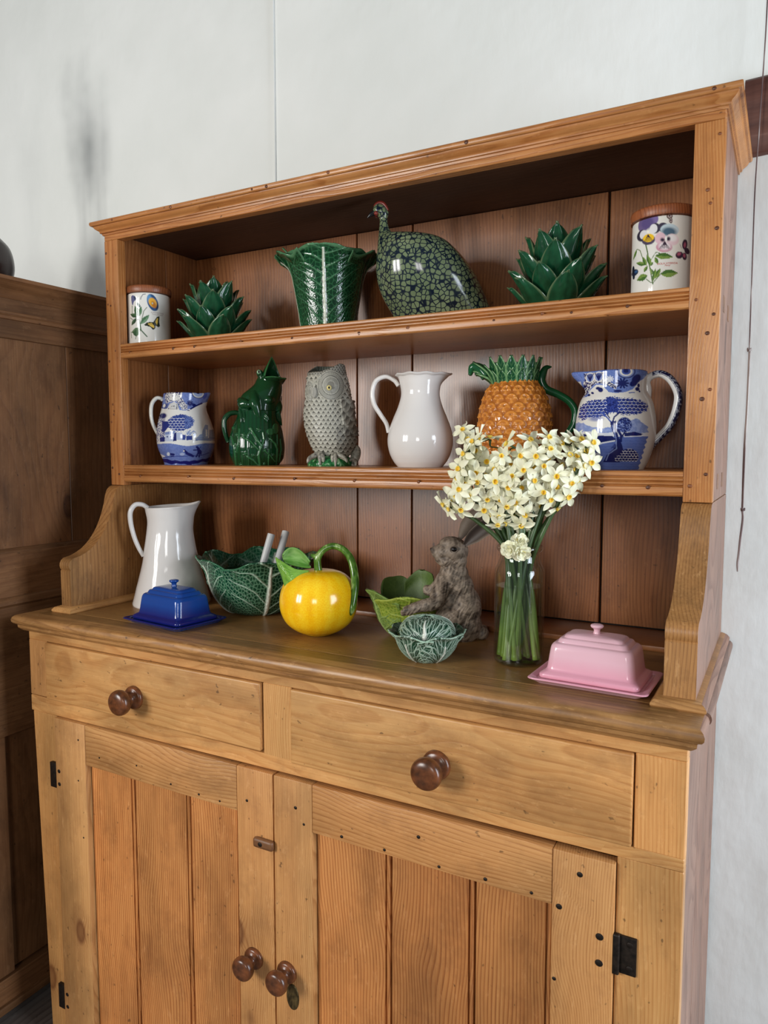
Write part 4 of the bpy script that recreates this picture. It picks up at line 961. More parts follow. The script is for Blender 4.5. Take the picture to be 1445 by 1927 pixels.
tube('handle', [fr.P(x, y) for x, y in hp], [.0050, .0054, .0056, .0056, .0054, .0052, .0050, .0046], M['white'], t, ref=(0, 1, 0), flat=1.4, n=18, k=70)

# ================================================================== leaves
def veins(U, V, nside=6, seed=0, ang=1.0, wmid=.055, wside=.022, net=16, netw=.10, aspect=1.0, taper=1.0):
    """leaf relief. U -1..1 across, V 0..1 along. returns (mid, side, net, cell)"""
    jit = (fbm(U * 3 + seed * 3.1, V * 4 + seed, 2) - .5) * .14
    wm = wmid * (1.15 - taper * V); mid = np.clip(1.3 - np.abs(U + jit * .25) / np.maximum(wm, .004), 0, 1) * (V < .93)
    J = (fbm(U * 2 + seed * 3.1, V * 3 + seed, 2) - .5)
    t = (V + .5 * J * .28 - np.abs(U) ** 1.15 * ang * .46) * nside + (U > 0) * .45
    ws = wside * .62 * np.clip(1.15 - np.abs(U), .2, 1); side = np.clip(1.35 - np.abs(t - np.floor(t) - .5) / nside / ws, 0, 1) * (np.abs(U) < .88) * (t > -.2)
    # finer forks
    t2 = (V + J * .30 - np.abs(U) ** 1.6 * .75) * nside * 2.1 + .3
    fork = np.clip(1.2 - np.abs(t2 - np.floor(t2) - .5) / nside / 2.1 / (wside * .3), 0, 1) * sm(np.abs(U), .25, .45)
    f1, f2, idd = worley(U * net * aspect * .5 + seed * 5 + jit * 3, V * net + seed * 2)
    nt = np.clip(1.2 - (f2 - f1) / netw, 0, 1)
    return mid, np.maximum(side, fork * .5), nt, np.clip(f2 - f1, 0, 1)
def wrap_leaf(name, parent, mat, th0, span, rz, top=.12, droop=.25, curl=0., ruffle=0., seed=0, nu=120, nv=110, off=0., thick=.0022, pal=None, vein=None, relief=.0009, cx=0, cy=0, edge=.05, tipcurl=.0, cup=0., skew=0, vsc=1.0):
    """leaf lying on a surface of revolution. rz: list of (r,z). droop: how far the side edges fall below the leaf's top"""
    v = np.linspace(0, 1, nv); u = np.linspace(-1, 1, nu); U, V = np.meshgrid(u, v, indexing='ij')
    H = 1 - droop * np.abs(U) ** 2.4 + ruffle * .35 * np.sin(U * 7 + seed * 2)
    W = np.sin(np.clip(.45 + V * 1.0, 0, 1) * PI * .5) ** .5 if cup == 0 else 1
    Q = lin_rs(np.array(cr(rz, 60)), 200); tt = np.clip(V * H, 0, 1.15); q = np.linspace(0, 1, 200)
    R = np.interp(tt, q, Q[:, 0]) + off; Z = np.interp(tt, q, Q[:, 1])
    R = np.where(tt > 1, Q[-1, 0] + (tt - 1) * 0, R)
    TH = th0 + U * span / 2 * W + skew * V
    e = sm(V, .72, 1); R = R + curl * e ** 2 + tipcurl * e ** 2 * np.cos(U * PI / 2); Z = Z - curl * .35 * e ** 3
    rf = ruffle * (np.sin(TH * 11 + seed * 4) + .6 * np.sin(TH * 23 + seed)) * sm(V, .55, 1)
    R = R * (1 + rf * .10); Z = Z * (1 + rf * .03)
    Z = Z + 0
    G = np.stack([cx + R * np.cos(TH), cy + R * np.sin(TH), Z], -1)
    mid, side, net, cell = vein(U, V * vsc) if vein else veins(U, V, seed=seed)
    N = gnorm(G); s = np.sign((N[..., 0] * np.cos(TH) + N[..., 1] * np.sin(TH)).mean()); N = N * s
    h = relief * (np.maximum(mid * 2.0, np.maximum(side * 1.1, net * .45)) + .5 * np.sqrt(cell))
    pal = pal or dict(dark=(16, 58, 36), mid=(34, 92, 58), net=(84, 140, 98), side=(150, 180, 150), rib=(226, 222, 208), edge=(96, 140, 100))
    c = np.ones(U.shape + (3,)) * lin(pal['dark']); 
    def bl(m, k): 
        nonlocal c
        m = np.clip(m, 0, 1)[..., None]; c = c * (1 - m) + lin(pal[k]) * m
    bl(np.clip(cell * 1.6, 0, 1) * .0 + fbm(U * 5 + seed, V * 6, 3) ** 1.5 * .75, 'mid'); bl(net * pal.get('netw', .6), 'net'); bl(side * pal.get('sidew', .8), 'side'); bl(mid, 'rib')
    ed = np.maximum(np.clip((V - (1 - edge)) / (edge * .5), 0, 1), np.clip((np.abs(U) - (1 - edge)) / (edge * .5), 0, 1)); bl(ed * .9, 'edge')
    Go = G + N * h[..., None]; Gi = G - N * thick
    A = np.concatenate([Go.reshape(-1, 3), Gi.reshape(-1, 3)]); n = nu * nv
    Fo = gridF(nu, nv); Fi = gridF(nu, nv, base=n)[:, ::-1]
    ring = np.concatenate([np.arange(nv - 1), np.arange(nu - 1) * nv + nv - 1, (nu - 1) * nv + np.arange(nv - 1, 0, -1), np.arange(nu - 1, 0, -1) * nv])
    r2 = np.roll(ring, -1); Fe = np.stack([ring, r2, r2 + n, ring + n], 1)
    if s < 0: Fo = Fo[:, ::-1]; Fi = Fi[:, ::-1]; Fe = Fe[:, ::-1]
    ci = pal.get('inner'); cin = c if ci is None else (c * .35 + lin(ci) * .65)
    return mesh_np(name, A, [Fo, Fi, Fe], mat, parent, True, np.concatenate([c.reshape(-1, 3), cin.reshape(-1, 3)]))
M['leafglaze'] = vcol('leaf_glaze', .13)

# ---------------------------------------------------------------- tall cabbage vase, top shelf
fr = Fr('cabV')
t = thing('cabbage_vase', 'tall dark green cabbage-leaf vase with white rib between artichoke and guinea fowl', 'vase', fr.A, fr.rz, 'green cabbage-leaf ceramics')
dk = dict(dark=(10, 46, 26), mid=(22, 74, 42), net=(50, 108, 68), side=(88, 138, 100), rib=(206, 210, 192), edge=(84, 130, 92), netw=.75, sidew=.6, inner=(12, 44, 26))
RZ = [(.0530, 0), (.0560, .02), (.0610, .055), (.0670, .09), (.0740, .122), (.0850, .146), (.0960, .160)]
revolve('inner_wall', [(.0, .004), (.050, .004), (.0535, .02), (.0585, .055), (.0645, .09), (.0705, .118), (.0690, .118), (.0625, .09), (.0560, .055), (.050, .012), (0, .012)], simple('dark_green_glaze', (14, 48, 28), .12), t, 60)
vv = lambda sd, n=7, net=17, nw=.16, wm_=.05: (lambda U, V: veins(U, V, n, sd, 1.0, wm_, .018, net, nw, 1.3, .8))
wrap_leaf('leaf', t, M['leafglaze'], -PI / 2 - .10, 2.5, RZ, droop=.10, curl=-.002, ruffle=.07, seed=1, off=.0035, pal=dk, vein=vv(1), nu=170, nv=170, relief=.0010)
wrap_leaf('leaf', t, M['leafglaze'], -PI / 2 + 1.55, 2.1, RZ, droop=.05, curl=.010, ruffle=.16, seed=2, off=.001, pal=dk, vein=vv(2))
wrap_leaf('leaf', t, M['leafglaze'], -PI / 2 - 1.6, 2.0, RZ, droop=.05, curl=.012, ruffle=.16, seed=3, off=.001, pal=dk, vein=vv(3))
wrap_leaf('leaf', t, M['leafglaze'], PI / 2 + .75, 2.0, [(a, b * 1.13) for a, b in RZ], droop=.14, curl=.002, ruffle=.14, seed=4, off=0, pal=dk, vein=vv(4))
wrap_leaf('leaf', t, M['leafglaze'], PI / 2 - .6, 2.0, [(a, b * 1.07) for a, b in RZ], droop=.12, curl=.004, ruffle=.14, seed=5, off=.0005, pal=dk, vein=vv(5))

# ---------------------------------------------------------------- artichokes
def artichoke(key, label, sc_):
    fr = Fr(key); t = thing('artichoke_ornament', label, 'ornament', fr.A, fr.rz, 'green ceramic artichokes on the top shelf')
    revolve('heart', cr(np.array([(0, 0), (.034, 0), (.038, .01), (.040, .04), (.032, .075), (.018, .105), (0, .115)]), 30) * sc_, simple('dark_green_glaze', (14, 48, 28), .12), t, 32)
    me = None
    nu, nv = 25, 30; u = np.linspace(-1, 1, nu); v = np.linspace(0, 1, nv); U, V = np.meshgrid(u, v, indexing='ij')
    meshes = []
    for kv in range(3):
        Lh = .056; Wd = .0225 * np.sin(np.clip(.24 + V * .76, 0, 1) * PI) ** .62 * (1 - .10 * V); Wd[:, -1] = .0006
        x = U * Wd; z = V * Lh - .002 * U ** 2; y = -.009 * np.sin(V * PI * .8) - .012 * V ** 3.5 + .0125 * U ** 2 * (1 - .45 * V) + .001 * np.sin(U * 9 + kv) * V
        y = y + 0
        mid, side, net, cell = veins(U, V, 6, kv + 3, 1.1, .05, .02, 9, .2)
        G = np.stack([x, y, z], -1); N = gnorm(G); N *= np.sign(-N[..., 1].mean())
        Go = G + N * (.0006 * mid + .0003 * side)[..., None]; Gi = G - N * .0016
        c = np.ones(U.shape + (3,)) * lin((14, 56, 34)); m = (fbm(U * 3 + kv, V * 5, 3) ** 1.4)[..., None]; c = c * (1 - m) + lin((34, 92, 60)) * m
        ed = np.clip((np.abs(U) - .86) / .1, 0, 1); ed = np.maximum(ed, np.clip((V - .93) / .05, 0, 1))[..., None] * .8; c = c * (1 - ed) + lin((112, 128, 92)) * ed
        n = nu * nv; A = np.concatenate([Go.reshape(-1, 3), Gi.reshape(-1, 3)])
        ring = np.concatenate([np.arange(nv - 1), np.arange(nu - 1) * nv + nv - 1, (nu - 1) * nv + np.arange(nv - 1, 0, -1), np.arange(nu - 1, 0, -1) * nv]); r2 = np.roll(ring, -1)
        o = mesh_np('leaf', A, [gridF(nu, nv), gridF(nu, nv, base=n)[:, ::-1], np.stack([ring, r2, r2 + n, ring + n], 1)], M['leafglaze'], None, True, np.concatenate([c.reshape(-1, 3)] * 2))
        meshes.append(o.data); bpy.data.objects.remove(o)
    rnd = random.Random(3)
    #        ring: count, radius, base z, tilt outwards, scale
    rings = [(6, .037, .000, .44, 1.06), (7, .038, .014, .33, 1.08), (6, .035, .036, .22, 1.12), (5, .027, .056, .10, 1.14), (3, .013, .070, .03, 1.06)]
    for ri, (cnt, rad, z0, tilt, s) in enumerate(rings):
        for i in range(cnt):
            a = 2 * PI * (i + .5 * (ri % 2)) / cnt + rnd.uniform(-.08, .08) + (.25 if ri == 0 else 0)
            o = bpy.data.objects.new('leaf', meshes[(i + ri) % 3]); COL.objects.link(o); o.parent = t
            ss = s * sc_ * rnd.uniform(.95, 1.06); tl = tilt + rnd.uniform(-.05, .05)
            # outward is local -y
            o.matrix_local = Matrix.Translation((rad * sc_ * math.sin(a), -rad * sc_ * math.cos(a), z0 * sc_)) @ Matrix.Rotation(a, 4, 'Z') @ Matrix.Rotation(tl, 4, 'X') @ Matrix.Scale(ss, 4)
    return t
artichoke('artL', 'green glazed artichoke on the top shelf beside the left storage jar', 1.08)
artichoke('artR', 'green glazed artichoke on the top shelf beside the right storage jar', 1.12)

# ---------------------------------------------------------------- guinea fowl
def speckle():
    s = NT('speckled_cells'); p = s.n('TexCoord').outputs['Object']
    v = s.n('TexVoronoi', feature='DISTANCE_TO_EDGE'); s.put(v.inputs['Vector'], p); v.inputs['Scale'].default_value = 108; v.inputs['Randomness'].default_value = .75
    v1 = s.n('TexVoronoi', feature='F1'); s.put(v1.inputs['Vector'], p); v1.inputs['Scale'].default_value = 108; v1.inputs['Randomness'].default_value = .75
    m = s.math('MINIMUM', s.ramp(v.outputs[0], [(.06, g1(0)), (.10, g1(1))]), s.ramp(v1.outputs['Distance'], [(.56, g1(1)), (.68, g1(.15))]))
    n = s.noise(p, 12, 3); gcol = s.ramp(n, [(.3, rgba((92, 106, 76))), (.7, rgba((126, 138, 104)))])
    s.set(Base_Color=s.mix(m, rgba((16, 28, 42)), gcol)); s.b.inputs['Roughness'].default_value = .13
    return s.m
M['speckle'] = speckle()
fr = Fr('fowl')
t = thing('guinea_fowl_figure', 'speckled grey-green ceramic guinea fowl with tiny red head on the top shelf', 'bird figure', fr.A, fr.rz)
def loft(name, fr, pairs, mat, parent, n=64, m=60, close=True, raw=False, colf=None, dmod=None):
    """pairs: ((xl,yl),(xr,yr), half depth m, depth offset)"""
    K = []
    for a, b, d, o in pairs:
        p = fr.L(*a); q = fr.L(*b); K.append([p[0], p[1], q[0], q[1], d, o])
    K = cr(np.array(K), m); th = np.linspace(0, 2 * PI, n, endpoint=False)
    c = (K[:, 0:2] + K[:, 2:4]) / 2; h = (K[:, 2:4] - K[:, 0:2]) / 2
    X = c[:, :1] + h[:, :1] * np.cos(th); Z = c[:, 1:2] + h[:, 1:2] * np.cos(th); Y = -K[:, 5:6] + K[:, 4:5] * np.sin(th)
    G = np.stack([X, Y, Z], -1); V = G.reshape(-1, 3); F = [gridF(m, n, False, True)[:, ::-1]]; k = len(V); j = np.arange(n); e = (m - 1) * n
    V = np.vstack([V, G[0].mean(0)[None], G[-1].mean(0)[None]]); F += [np.stack([np.full(n, k), (j + 1) % n, j], 1), np.stack([np.full(n, k + 1), e + j, e + (j + 1) % n], 1)]
    if raw: return V, F
    return mesh_np(name, V, F, mat, parent, True)
zz = (.1799, 680, 370); fz = Fr('fowl', zz)
prs = [((372, 1400), (1400, 1400), .030, 0), ((340, 1270), (1345, 1165), .044, 0), ((235, 1090), (1255, 950), .058, 0), ((175, 930), (1180, 800), .066, 0), ((152, 780), (1080, 660), .068, 0), ((158, 660), (990, 560), .064, 0), ((165, 560), (900, 480), .056, 0), ((172, 490), (800, 432), .046, 0), ((178, 440), (660, 406), .034, 0), ((180, 410), (500, 400), .024, 0), ((183, 385), (380, 398), .016, 0), ((186, 355), (325, 376), .0125, 0), ((190, 310), (292, 330), .0088, 0), ((193, 270), (276, 280), .0075, 0), ((192, 235), (272, 235), .0072, 0), ((165, 195), (284, 195), .0090, 0), ((130, 160), (286, 165), .0102, 0), ((125, 130), (268, 135), .0098, 0), ((140, 98), (245, 100), .0070, 0), ((165, 78), (222, 80), .0035, 0)]
loft('body', fz, prs, M['speckle'], t, 96, 200)
redm = simple('red_glaze', (120, 44, 36), .15)
tube('beak', [fz.P(135, 170), fz.P(100, 190), fz.P(62, 222)], [.0056, .0040, .0006], simple('black_beak', (26, 28, 30), .15), t, n=14)
for sgn in (1, -1):
    V, F = ellipsoid(fz.P(158, 185, sgn * .0060), (.0042, .0046, .0042), 10); mesh_np('wattle', V, F, redm, t)['label'] = 'red wattle'
    V, F = ellipsoid(fz.P(170, 150, sgn * .0092), (.0016, .0014, .0016), 8); mesh_np('eye', V, F, M['navy'], t)
tube('comb', [fz.P(135, 105), fz.P(165, 76), fz.P(205, 66), fz.P(245, 90), fz.P(285, 150)], [.002, .0034, .0042, .0038, .002], redm, t, n=12)['label'] = 'red crest'

# ---------------------------------------------------------------- owl vase
fr = Fr('owl', (.1142, 560, 670))
t = thing('owl_vase', 'grey ceramic owl vase with round yellow eye on a green mound base', 'vase', fr.A, fr.rz)
rowsO = [(190, 172, 772), (300, 166, 795), (400, 162, 822), (500, 154, 850), (600, 146, 866), (700, 136, 886), (800, 122, 900), (900, 108, 905), (1000, 106, 915), (1100, 114, 925), (1200, 130, 945), (1300, 156, 965), (1400, 195, 975), (1500, 235, 955), (1600, 285, 890), (1660, 300, 840), (1840, 300, 840)]
def owl_fields(G):
    px, py = fr.inv(G[..., 0], G[..., 2]); front = G[..., 1] < .01
    h = np.zeros(px.shape); dark = np.zeros(px.shape)
    cu, cv = 78, 62
    big = sm(py, 1100, 1450); 
    wx = 26 * (fbm(px / 110., py / 110., 2) - .5); wy = 30 * (fbm(px / 90. + 7, py / 90., 2) - .5); hs, l, x = scales((px + wx) / (cu * (1 + .0 * big)), -(py + wy) / (cv * (1 + 0 * big)), .75); h = hs * .0019; line = np.clip(1 - np.abs(l - 1.15 + .35 * x * x) / .25, 0, 1)
    rib = .5 + .5 * np.sin(x * 9 + py / 9.); shade = .16 + .86 * hs ** 1.1 - .40 * line + .16 * rib * (1 - hs)
    wing = (px > 690 + .12 * (py - 800)) & (py > 740) & (py < 1320); hw, lw, xw = scales(px / 120 + .3, -(py + .6 * px) / 105, .8); shade = np.where(wing, .05 + .80 * hw ** 1.2 + .1 * np.sin(xw * 12), shade); h = np.where(wing, hw * .0035 + .0035, h)
    dk = (px > 640) & (py > 1180) & (py < 1560); shade = np.where(dk, shade * .62, shade)
    top = py < 330; ht, lt, xt = scales(px / 46, -py / 34, .7); shade = np.where(top, .0 + .6 * ht, shade); h = np.where(top, ht * .0014, h)
    def disc(cx, cy, rx, ry, n):
        nonlocal h, shade
        a = np.arctan2((py - cy) / ry, (px - cx) / rx); d = np.hypot((px - cx) / rx, (py - cy) / ry); m = (d < 1) & front
        rad = .5 + .5 * np.sin(a * n); s = .28 + .55 * rad; s = np.where(np.abs(d - .63) < .025, .12, s); s = np.where(np.abs(d - .585) < .028, .85, s); s = np.where(d > .94, .80, s); s = np.where((d > .90) & (d < .94), .15, s)
        s = np.where(d < .26, .35, s); shade = np.where(m, s, shade); h = np.where(m, .0030 * np.clip(1.15 - d, 0, 1) + .0010 * rad * (d > .25) + .002, h)
    disc(212, 610, 66, 165, 40); disc(548, 515, 222, 242, 58)
    bk = ((px - 300) / 42) ** 2 + ((py - 625) / 95) ** 2 < 1; bk &= front; shade = np.where(bk, .35, shade); h = np.where(bk, .0065, h)
    br = (np.abs(py - (470 - (px - 260) * .0 - np.abs(px - 270) * .85)) < 26) & (px > 170) & (px < 400) & front; shade = np.where(br, .75, shade); h = np.where(br, h + .002, h)
    return h, np.clip(shade, 0, 1)
def owl_d(G, TH): return owl_fields(G)[0] * np.clip(G[..., 2] / .03, 0, 1)
def owl_c(G, TH):
    s = owl_fields(G)[1][..., None]; return lin((44, 40, 34)) * (1 - s) + lin((192, 190, 176)) * s
def owl_m(R, Z, TH, T):
    s = sm(T, .80, 1); Z = Z - .0150 * s * np.clip(-np.cos(TH) * .9 - np.sin(TH) * .75, -0.15, 1) + .0015 * s
    return R, Z
vessel('body', fr, rowsO, 0, t, M['satin'], nseg=420, nz=330, rmod=owl_m, colf=owl_c, dmod=owl_d, ysc=.92, inner_col=(84, 92, 84), wall=.004)
M['owl_gl'] = simple('owl_grey', (150, 146, 132), .35, noise=.4, nscale=160, bump=.002)
def front_y(fr, S, rx): return -math.sqrt(max(.01, 1 - (S / rx) ** 2)) * rx
ce = fr.L(520, 555); V, F = ellipsoid((ce[0], -.0462, ce[1]), (.0052, .0046, .0055), 16); mesh_np('eye', V, F, simple('pale_yellow_iris', (222, 208, 140), .12), t)['label'] = 'round pale yellow eye'
V, F = ellipsoid((ce[0] - .0001, -.0502, ce[1]), (.0021, .0020, .0024), 12); mesh_np('pupil', V, F, M['dark'], t)['label'] = 'black pupil'
# green mound and claws
def mound(G, TH=None): pass
gm = NT('green_grass_glaze'); pn = gm.noise(gm.n('TexCoord').outputs['Object'], 130, 3); gm.set(Base_Color=gm.ramp(pn, [(.34, rgba((14, 66, 34))), (.55, rgba((40, 118, 62))), (.68, rgba((150, 190, 140)))])); gm.b.inputs['Roughness'].default_value = .15; gm.bump(pn, .5, .002)
a0, a1 = fr.L(165, 1840)[0], fr.L(915, 1840)[0]; rx = (a1 - a0) / 2; cxm = (a0 + a1) / 2
revolve('mound', cr(np.array([(rx, 0), (rx * 1.01, .005), (rx * .97, .012), (rx * .86, .0185), (rx * .6, .022), (0, .023)]), 26), gm.m, t, 80, cx=cxm)['label'] = 'green glazed mound base'
for cx_, tips in ((370, [(-200, 1760), (5, 1790), (60, 1745)]), (610, [(-40, 1745), (10, 1810), (200, 1750)])):
    for dx, ty in tips:
        tube('claw', [fr.P(cx_, 1600, .030), fr.P(cx_ + dx * .45, 1640, .041), fr.P(cx_ + dx * .85, 1690, .044), fr.P(cx_ + dx, ty, .047)], [.0055, .0058, .0046, .0014], M['owl_gl'], t, n=12)
tube('tail', [fr.P(900, 1450, .0), fr.P(960, 1560, .004), fr.P(940, 1700, .008), fr.P(900, 1800, .010)], [.006, .0105, .0095, .004], M['owl_gl'], t, n=16, ref=(.3, 1, 0), flat=.8)
tube('tail_scroll', [fr.P(850, 1720, .022), fr.P(900, 1700, .022), fr.P(950, 1740, .020), fr.P(945, 1800, .02), fr.P(905, 1800, .022), fr.P(900, 1770, .023)], [.003, .0034, .0036, .0034, .003, .0024], M['owl_gl'], t, n=12)

# ---------------------------------------------------------------- pineapple jug
fr = Fr('pine', (.1592, 870, 660))
t = thing('pineapple_jug', 'orange pineapple-shaped jug with green leaf crown and looping green handle', 'jug', fr.A, fr.rz)
rowsP = [(380, 355, 865), (420, 310, 905), (500, 262, 955), (600, 222, 990), (700, 195, 1018), (800, 182, 1035), (900, 182, 1042), (1000, 190, 1040), (1100, 210, 1022), (1200, 240, 995), (1300, 275, 955), (1400, 310, 910)]
def pfield(G, TH):
    r = np.hypot(G[..., 0], G[..., 1]); z = G[..., 2]; n = 15; u = TH / (2 * PI) * n; v = z / .0155
    r0 = np.round(v); best = np.full(u.shape, 9.); lx = np.zeros(u.shape); lz = np.zeros(u.shape)
    for k in (-1, 0, 1):
        rr = r0 + k; x = u + .5 * (rr % 2); x = x - np.round(x); y = v - rr
        d = np.hypot(x * 1.05, y * .72); m = d < best; best = np.where(m, d, best); lx = np.where(m, x, lx); lz = np.where(m, y, lz)
    # hooked arch (omega) with a fan beneath it
    arch = np.exp(-((np.hypot(lx * 1.1, (lz - .12) * 1.0) - .30) / .085) ** 2) * (lz > -.12)
    body = np.clip(1 - best / .56, 0, 1) ** .5; a = np.arctan2(lx, -(lz - .1)); fan = np.clip(np.cos(a * 5), 0, 1) * (lz < .1) * (best < .45)
    h = .35 * body + .65 * arch + .35 * fan; gr = np.clip(1 - np.abs(best - .50) / .06, 0, 1); eye = np.clip(1 - np.hypot(lx, lz - .12) / .1, 0, 1) * (_T[(np.floor(u * 2 + 7).astype(int)) % 64, (r0.astype(int) * 3) % 64] > .8)
    return h, gr, eye
def pd(G, TH): h, g, e = pfield(G, TH); return .0028 * h - .0008 * g - .002 * e
def pc(G, TH):
    h, g, e = pfield(G, TH); c = lin((128, 56, 18)) * np.ones(h.shape + (3,)); m = np.clip(h * 1.5 + .18, 0, 1)[..., None]; c = c * (1 - m) + lin((214, 138, 58)) * m
    m = np.clip(fbm(TH * 4, G[..., 2] * 40, 2) - .3, 0, 1)[..., None] * .3; c = c * (1 - m) + lin((188, 98, 34)) * m; c = c * (1 - .9 * e[..., None]); return c
vessel('body', fr, rowsP, 0, t, M['glaze'], nseg=400, nz=260, colf=pc, dmod=pd, wall=.004, c0=612)
# crown: overlapping pointed leaves that flare into a spout on the left
cg = dict(dark=(18, 72, 42), mid=(30, 96, 58), net=(40, 108, 66), side=(130, 176, 120), rib=(34, 100, 60), edge=(150, 190, 134))
c0 = fr.L(612, 380)[0]; z0 = fr.L(612, 385)[1]
def crown_leaf(a, r0, r1, zb, zt, wd, flare=0, parent=t, seed=0):
    nu, nv = 17, 22; u = np.linspace(-1, 1, nu); v = np.linspace(0, 1, nv); U, V = np.meshgrid(u, v, indexing='ij')
    W = wd * np.where(V < .45, .75 + .25 * V / .45, np.clip(1 - ((V - .45) / .55) ** 1.7, .03, 1))
    R = r0 + (r1 - r0) * V ** 1.15 + flare * V ** 3 - .0022 * U ** 2 + .0018 * np.exp(-(U / .25) ** 2) * -1
    TH = a + U * W / r0 * (1 - .25 * V); Z = zb + (zt - zb) * V
    G = np.stack([c0 + R * np.cos(TH), R * np.sin(TH), Z], -1); N = gnorm(G); s = np.sign((N[..., 0] * np.cos(TH) + N[..., 1] * np.sin(TH)).mean()); N *= s
    side = np.clip(1 - np.abs(((V * 4 - np.abs(U) * 1.2) % 1) - .5) * 5, 0, 1) * .5; ed = np.clip((np.abs(U) - .62) / .2, 0, 1)
    c = lin(cg['dark']) * np.ones(U.shape + (3,)); m = np.maximum(side * .5, ed * .8)[..., None]; c = c * (1 - m) + lin((124, 168, 112)) * m
    Go = G + N * (.0012 * ed + .0007 * side)[..., None]; Gi = G - N * .0028; n = nu * nv
    ring = np.concatenate([np.arange(nv - 1), np.arange(nu - 1) * nv + nv - 1, (nu - 1) * nv + np.arange(nv - 1, 0, -1), np.arange(nu - 1, 0, -1) * nv]); r2 = np.roll(ring, -1)
    Fs = [gridF(nu, nv), gridF(nu, nv, base=n)[:, ::-1], np.stack([ring, r2, r2 + n, ring + n], 1)]
    if s < 0: Fs = [f[:, ::-1] for f in Fs]
    return mesh_np('crown_leaf', np.concatenate([Go.reshape(-1, 3), Gi.reshape(-1, 3)]), Fs, M['leafglaze'], parent, True, np.concatenate([c.reshape(-1, 3), (c * .7).reshape(-1, 3)]))
rb = (fr.L(865, 380)[0] - fr.L(355, 380)[0]) / 2
revolve('crown_wall', [(rb + .0005, z0 - .004), (rb - .001, z0 + .004), (rb + .001, z0 + .020), (rb + .002, z0 + .026), (rb - .001, z0 + .026), (rb - .002, z0 + .004), (rb - .003, z0 - .004)], simple('crown_green', (22, 78, 46), .14), t, 60, cx=c0, mod=lambda R, Z, TH: (R + .016 * np.exp(-(((TH - PI + PI) % (2 * PI) - PI) / .4) ** 2) * sm(Z, z0, z0 + .028), Z))
H = .0445
for lay, (n, zt, r1, wd, ph) in enumerate([(15, H, .010, .0125, 0), (15, H * .74, .0080, .0118, .5), (15, H * .46, .0055, .0112, 0)]):
    for i in range(n):
        a = 2 * PI * (i + ph) / n; d = abs((a - PI + PI) % (2 * PI) - PI); g = math.exp(-(d / .42) ** 2)
        r0 = rb + .0010 + .0009 * lay + (0 if lay else .0015)
        crown_leaf(a, r0, r0 + r1 + .020 * g, z0 - .003, z0 + zt * (1 - .22 * g) + random.uniform(-.001, .001), wd, flare=.013 * g, seed=i)
V, F = tube('x', [(c0 - rb - .010, 0, z0 + .014), (c0 - rb - .022, 0, z0 + .027), (c0 - rb - .036, 0, z0 + .030), fr.P(90, 285)], [.012, .0095, .0078, .0035], None, n=20, raw=True, ref=(0, 1, 0), flat=1.2)
mesh_np('spout', V, F, simple('spout_green', (28, 90, 54), .14), t)
hp = [(1050, 200), (985, 215), (945, 290), (935, 370), (990, 460), (1120, 520), (1250, 600), (1320, 710), (1310, 850), (1230, 990), (1130, 1110), (1040, 1190)]
tube('handle', [fr.P(x, y, 0) for x, y in hp], [.0010, .0052, .0074, .0078, .0074, .0070, .0070, .0070, .0066, .0064, .0062, .006], simple('handle_green', (20, 78, 44), .12), t, ref=(0, 1, 0), flat=1.15, n=22, k=120)['label'] = 'long curving green handle with pointed tip'

# ---------------------------------------------------------------- frog jug
fr = Fr('frog', (.1193, 400, 660))
t = thing('frog_jug', 'green glazed jug topped by a frog with its mouth wide open', 'jug', fr.A, fr.rz)
rowsF = [(960, 410, 1045), (1040, 385, 1055), (1100, 356, 1070), (1200, 312, 1090), (1300, 282, 1110), (1400, 264, 1128), (1500, 258, 1140), (1600, 266, 1136), (1700, 292, 1116), (1800, 318, 1084), (1880, 345, 1050)]
VL = [([(600, 1230), (700, 1400), (765, 1500), (722, 1650), (752, 1850)], 20), ([(790, 1300), (805, 1400), (765, 1540)], 13), ([(480, 1370), (600, 1430), (720, 1560)], 14), ([(540, 1660), (640, 1720), (745, 1830)], 13),
      ([(900, 1400), (980, 1470), (1012, 1550), (1000, 1830)], 16), ([(1010, 1330), (1012, 1500)], 12), ([(820, 1580), (900, 1650), (975, 1750)], 13), ([(300, 1350), (345, 1500), (380, 1850)], 14), ([(620, 1240), (560, 1330), (540, 1400)], 12),
      ([(430, 1240), (420, 1400), (385, 1600)], 13), ([(1060, 1400), (1075, 1560), (1040, 1760)], 12), ([(560, 1560), (580, 1850)], 9), ([(880, 1560), (870, 1850)], 9), ([(470, 1600), (480, 1850)], 9)]
FL = [(490, 1335, 38), (385, 1330, 34), (520, 1620, 40), (640, 1650, 26), (905, 1400, 34), (820, 1570, 34), (700, 1430, 26), (720, 1250, 34), (950, 1640, 26), (810, 1780, 32), (440, 1790, 28), (1060, 1640, 26), (640, 1520, 26), (330, 1220, 34), (880, 1690, 22), (355, 1480, 26)]
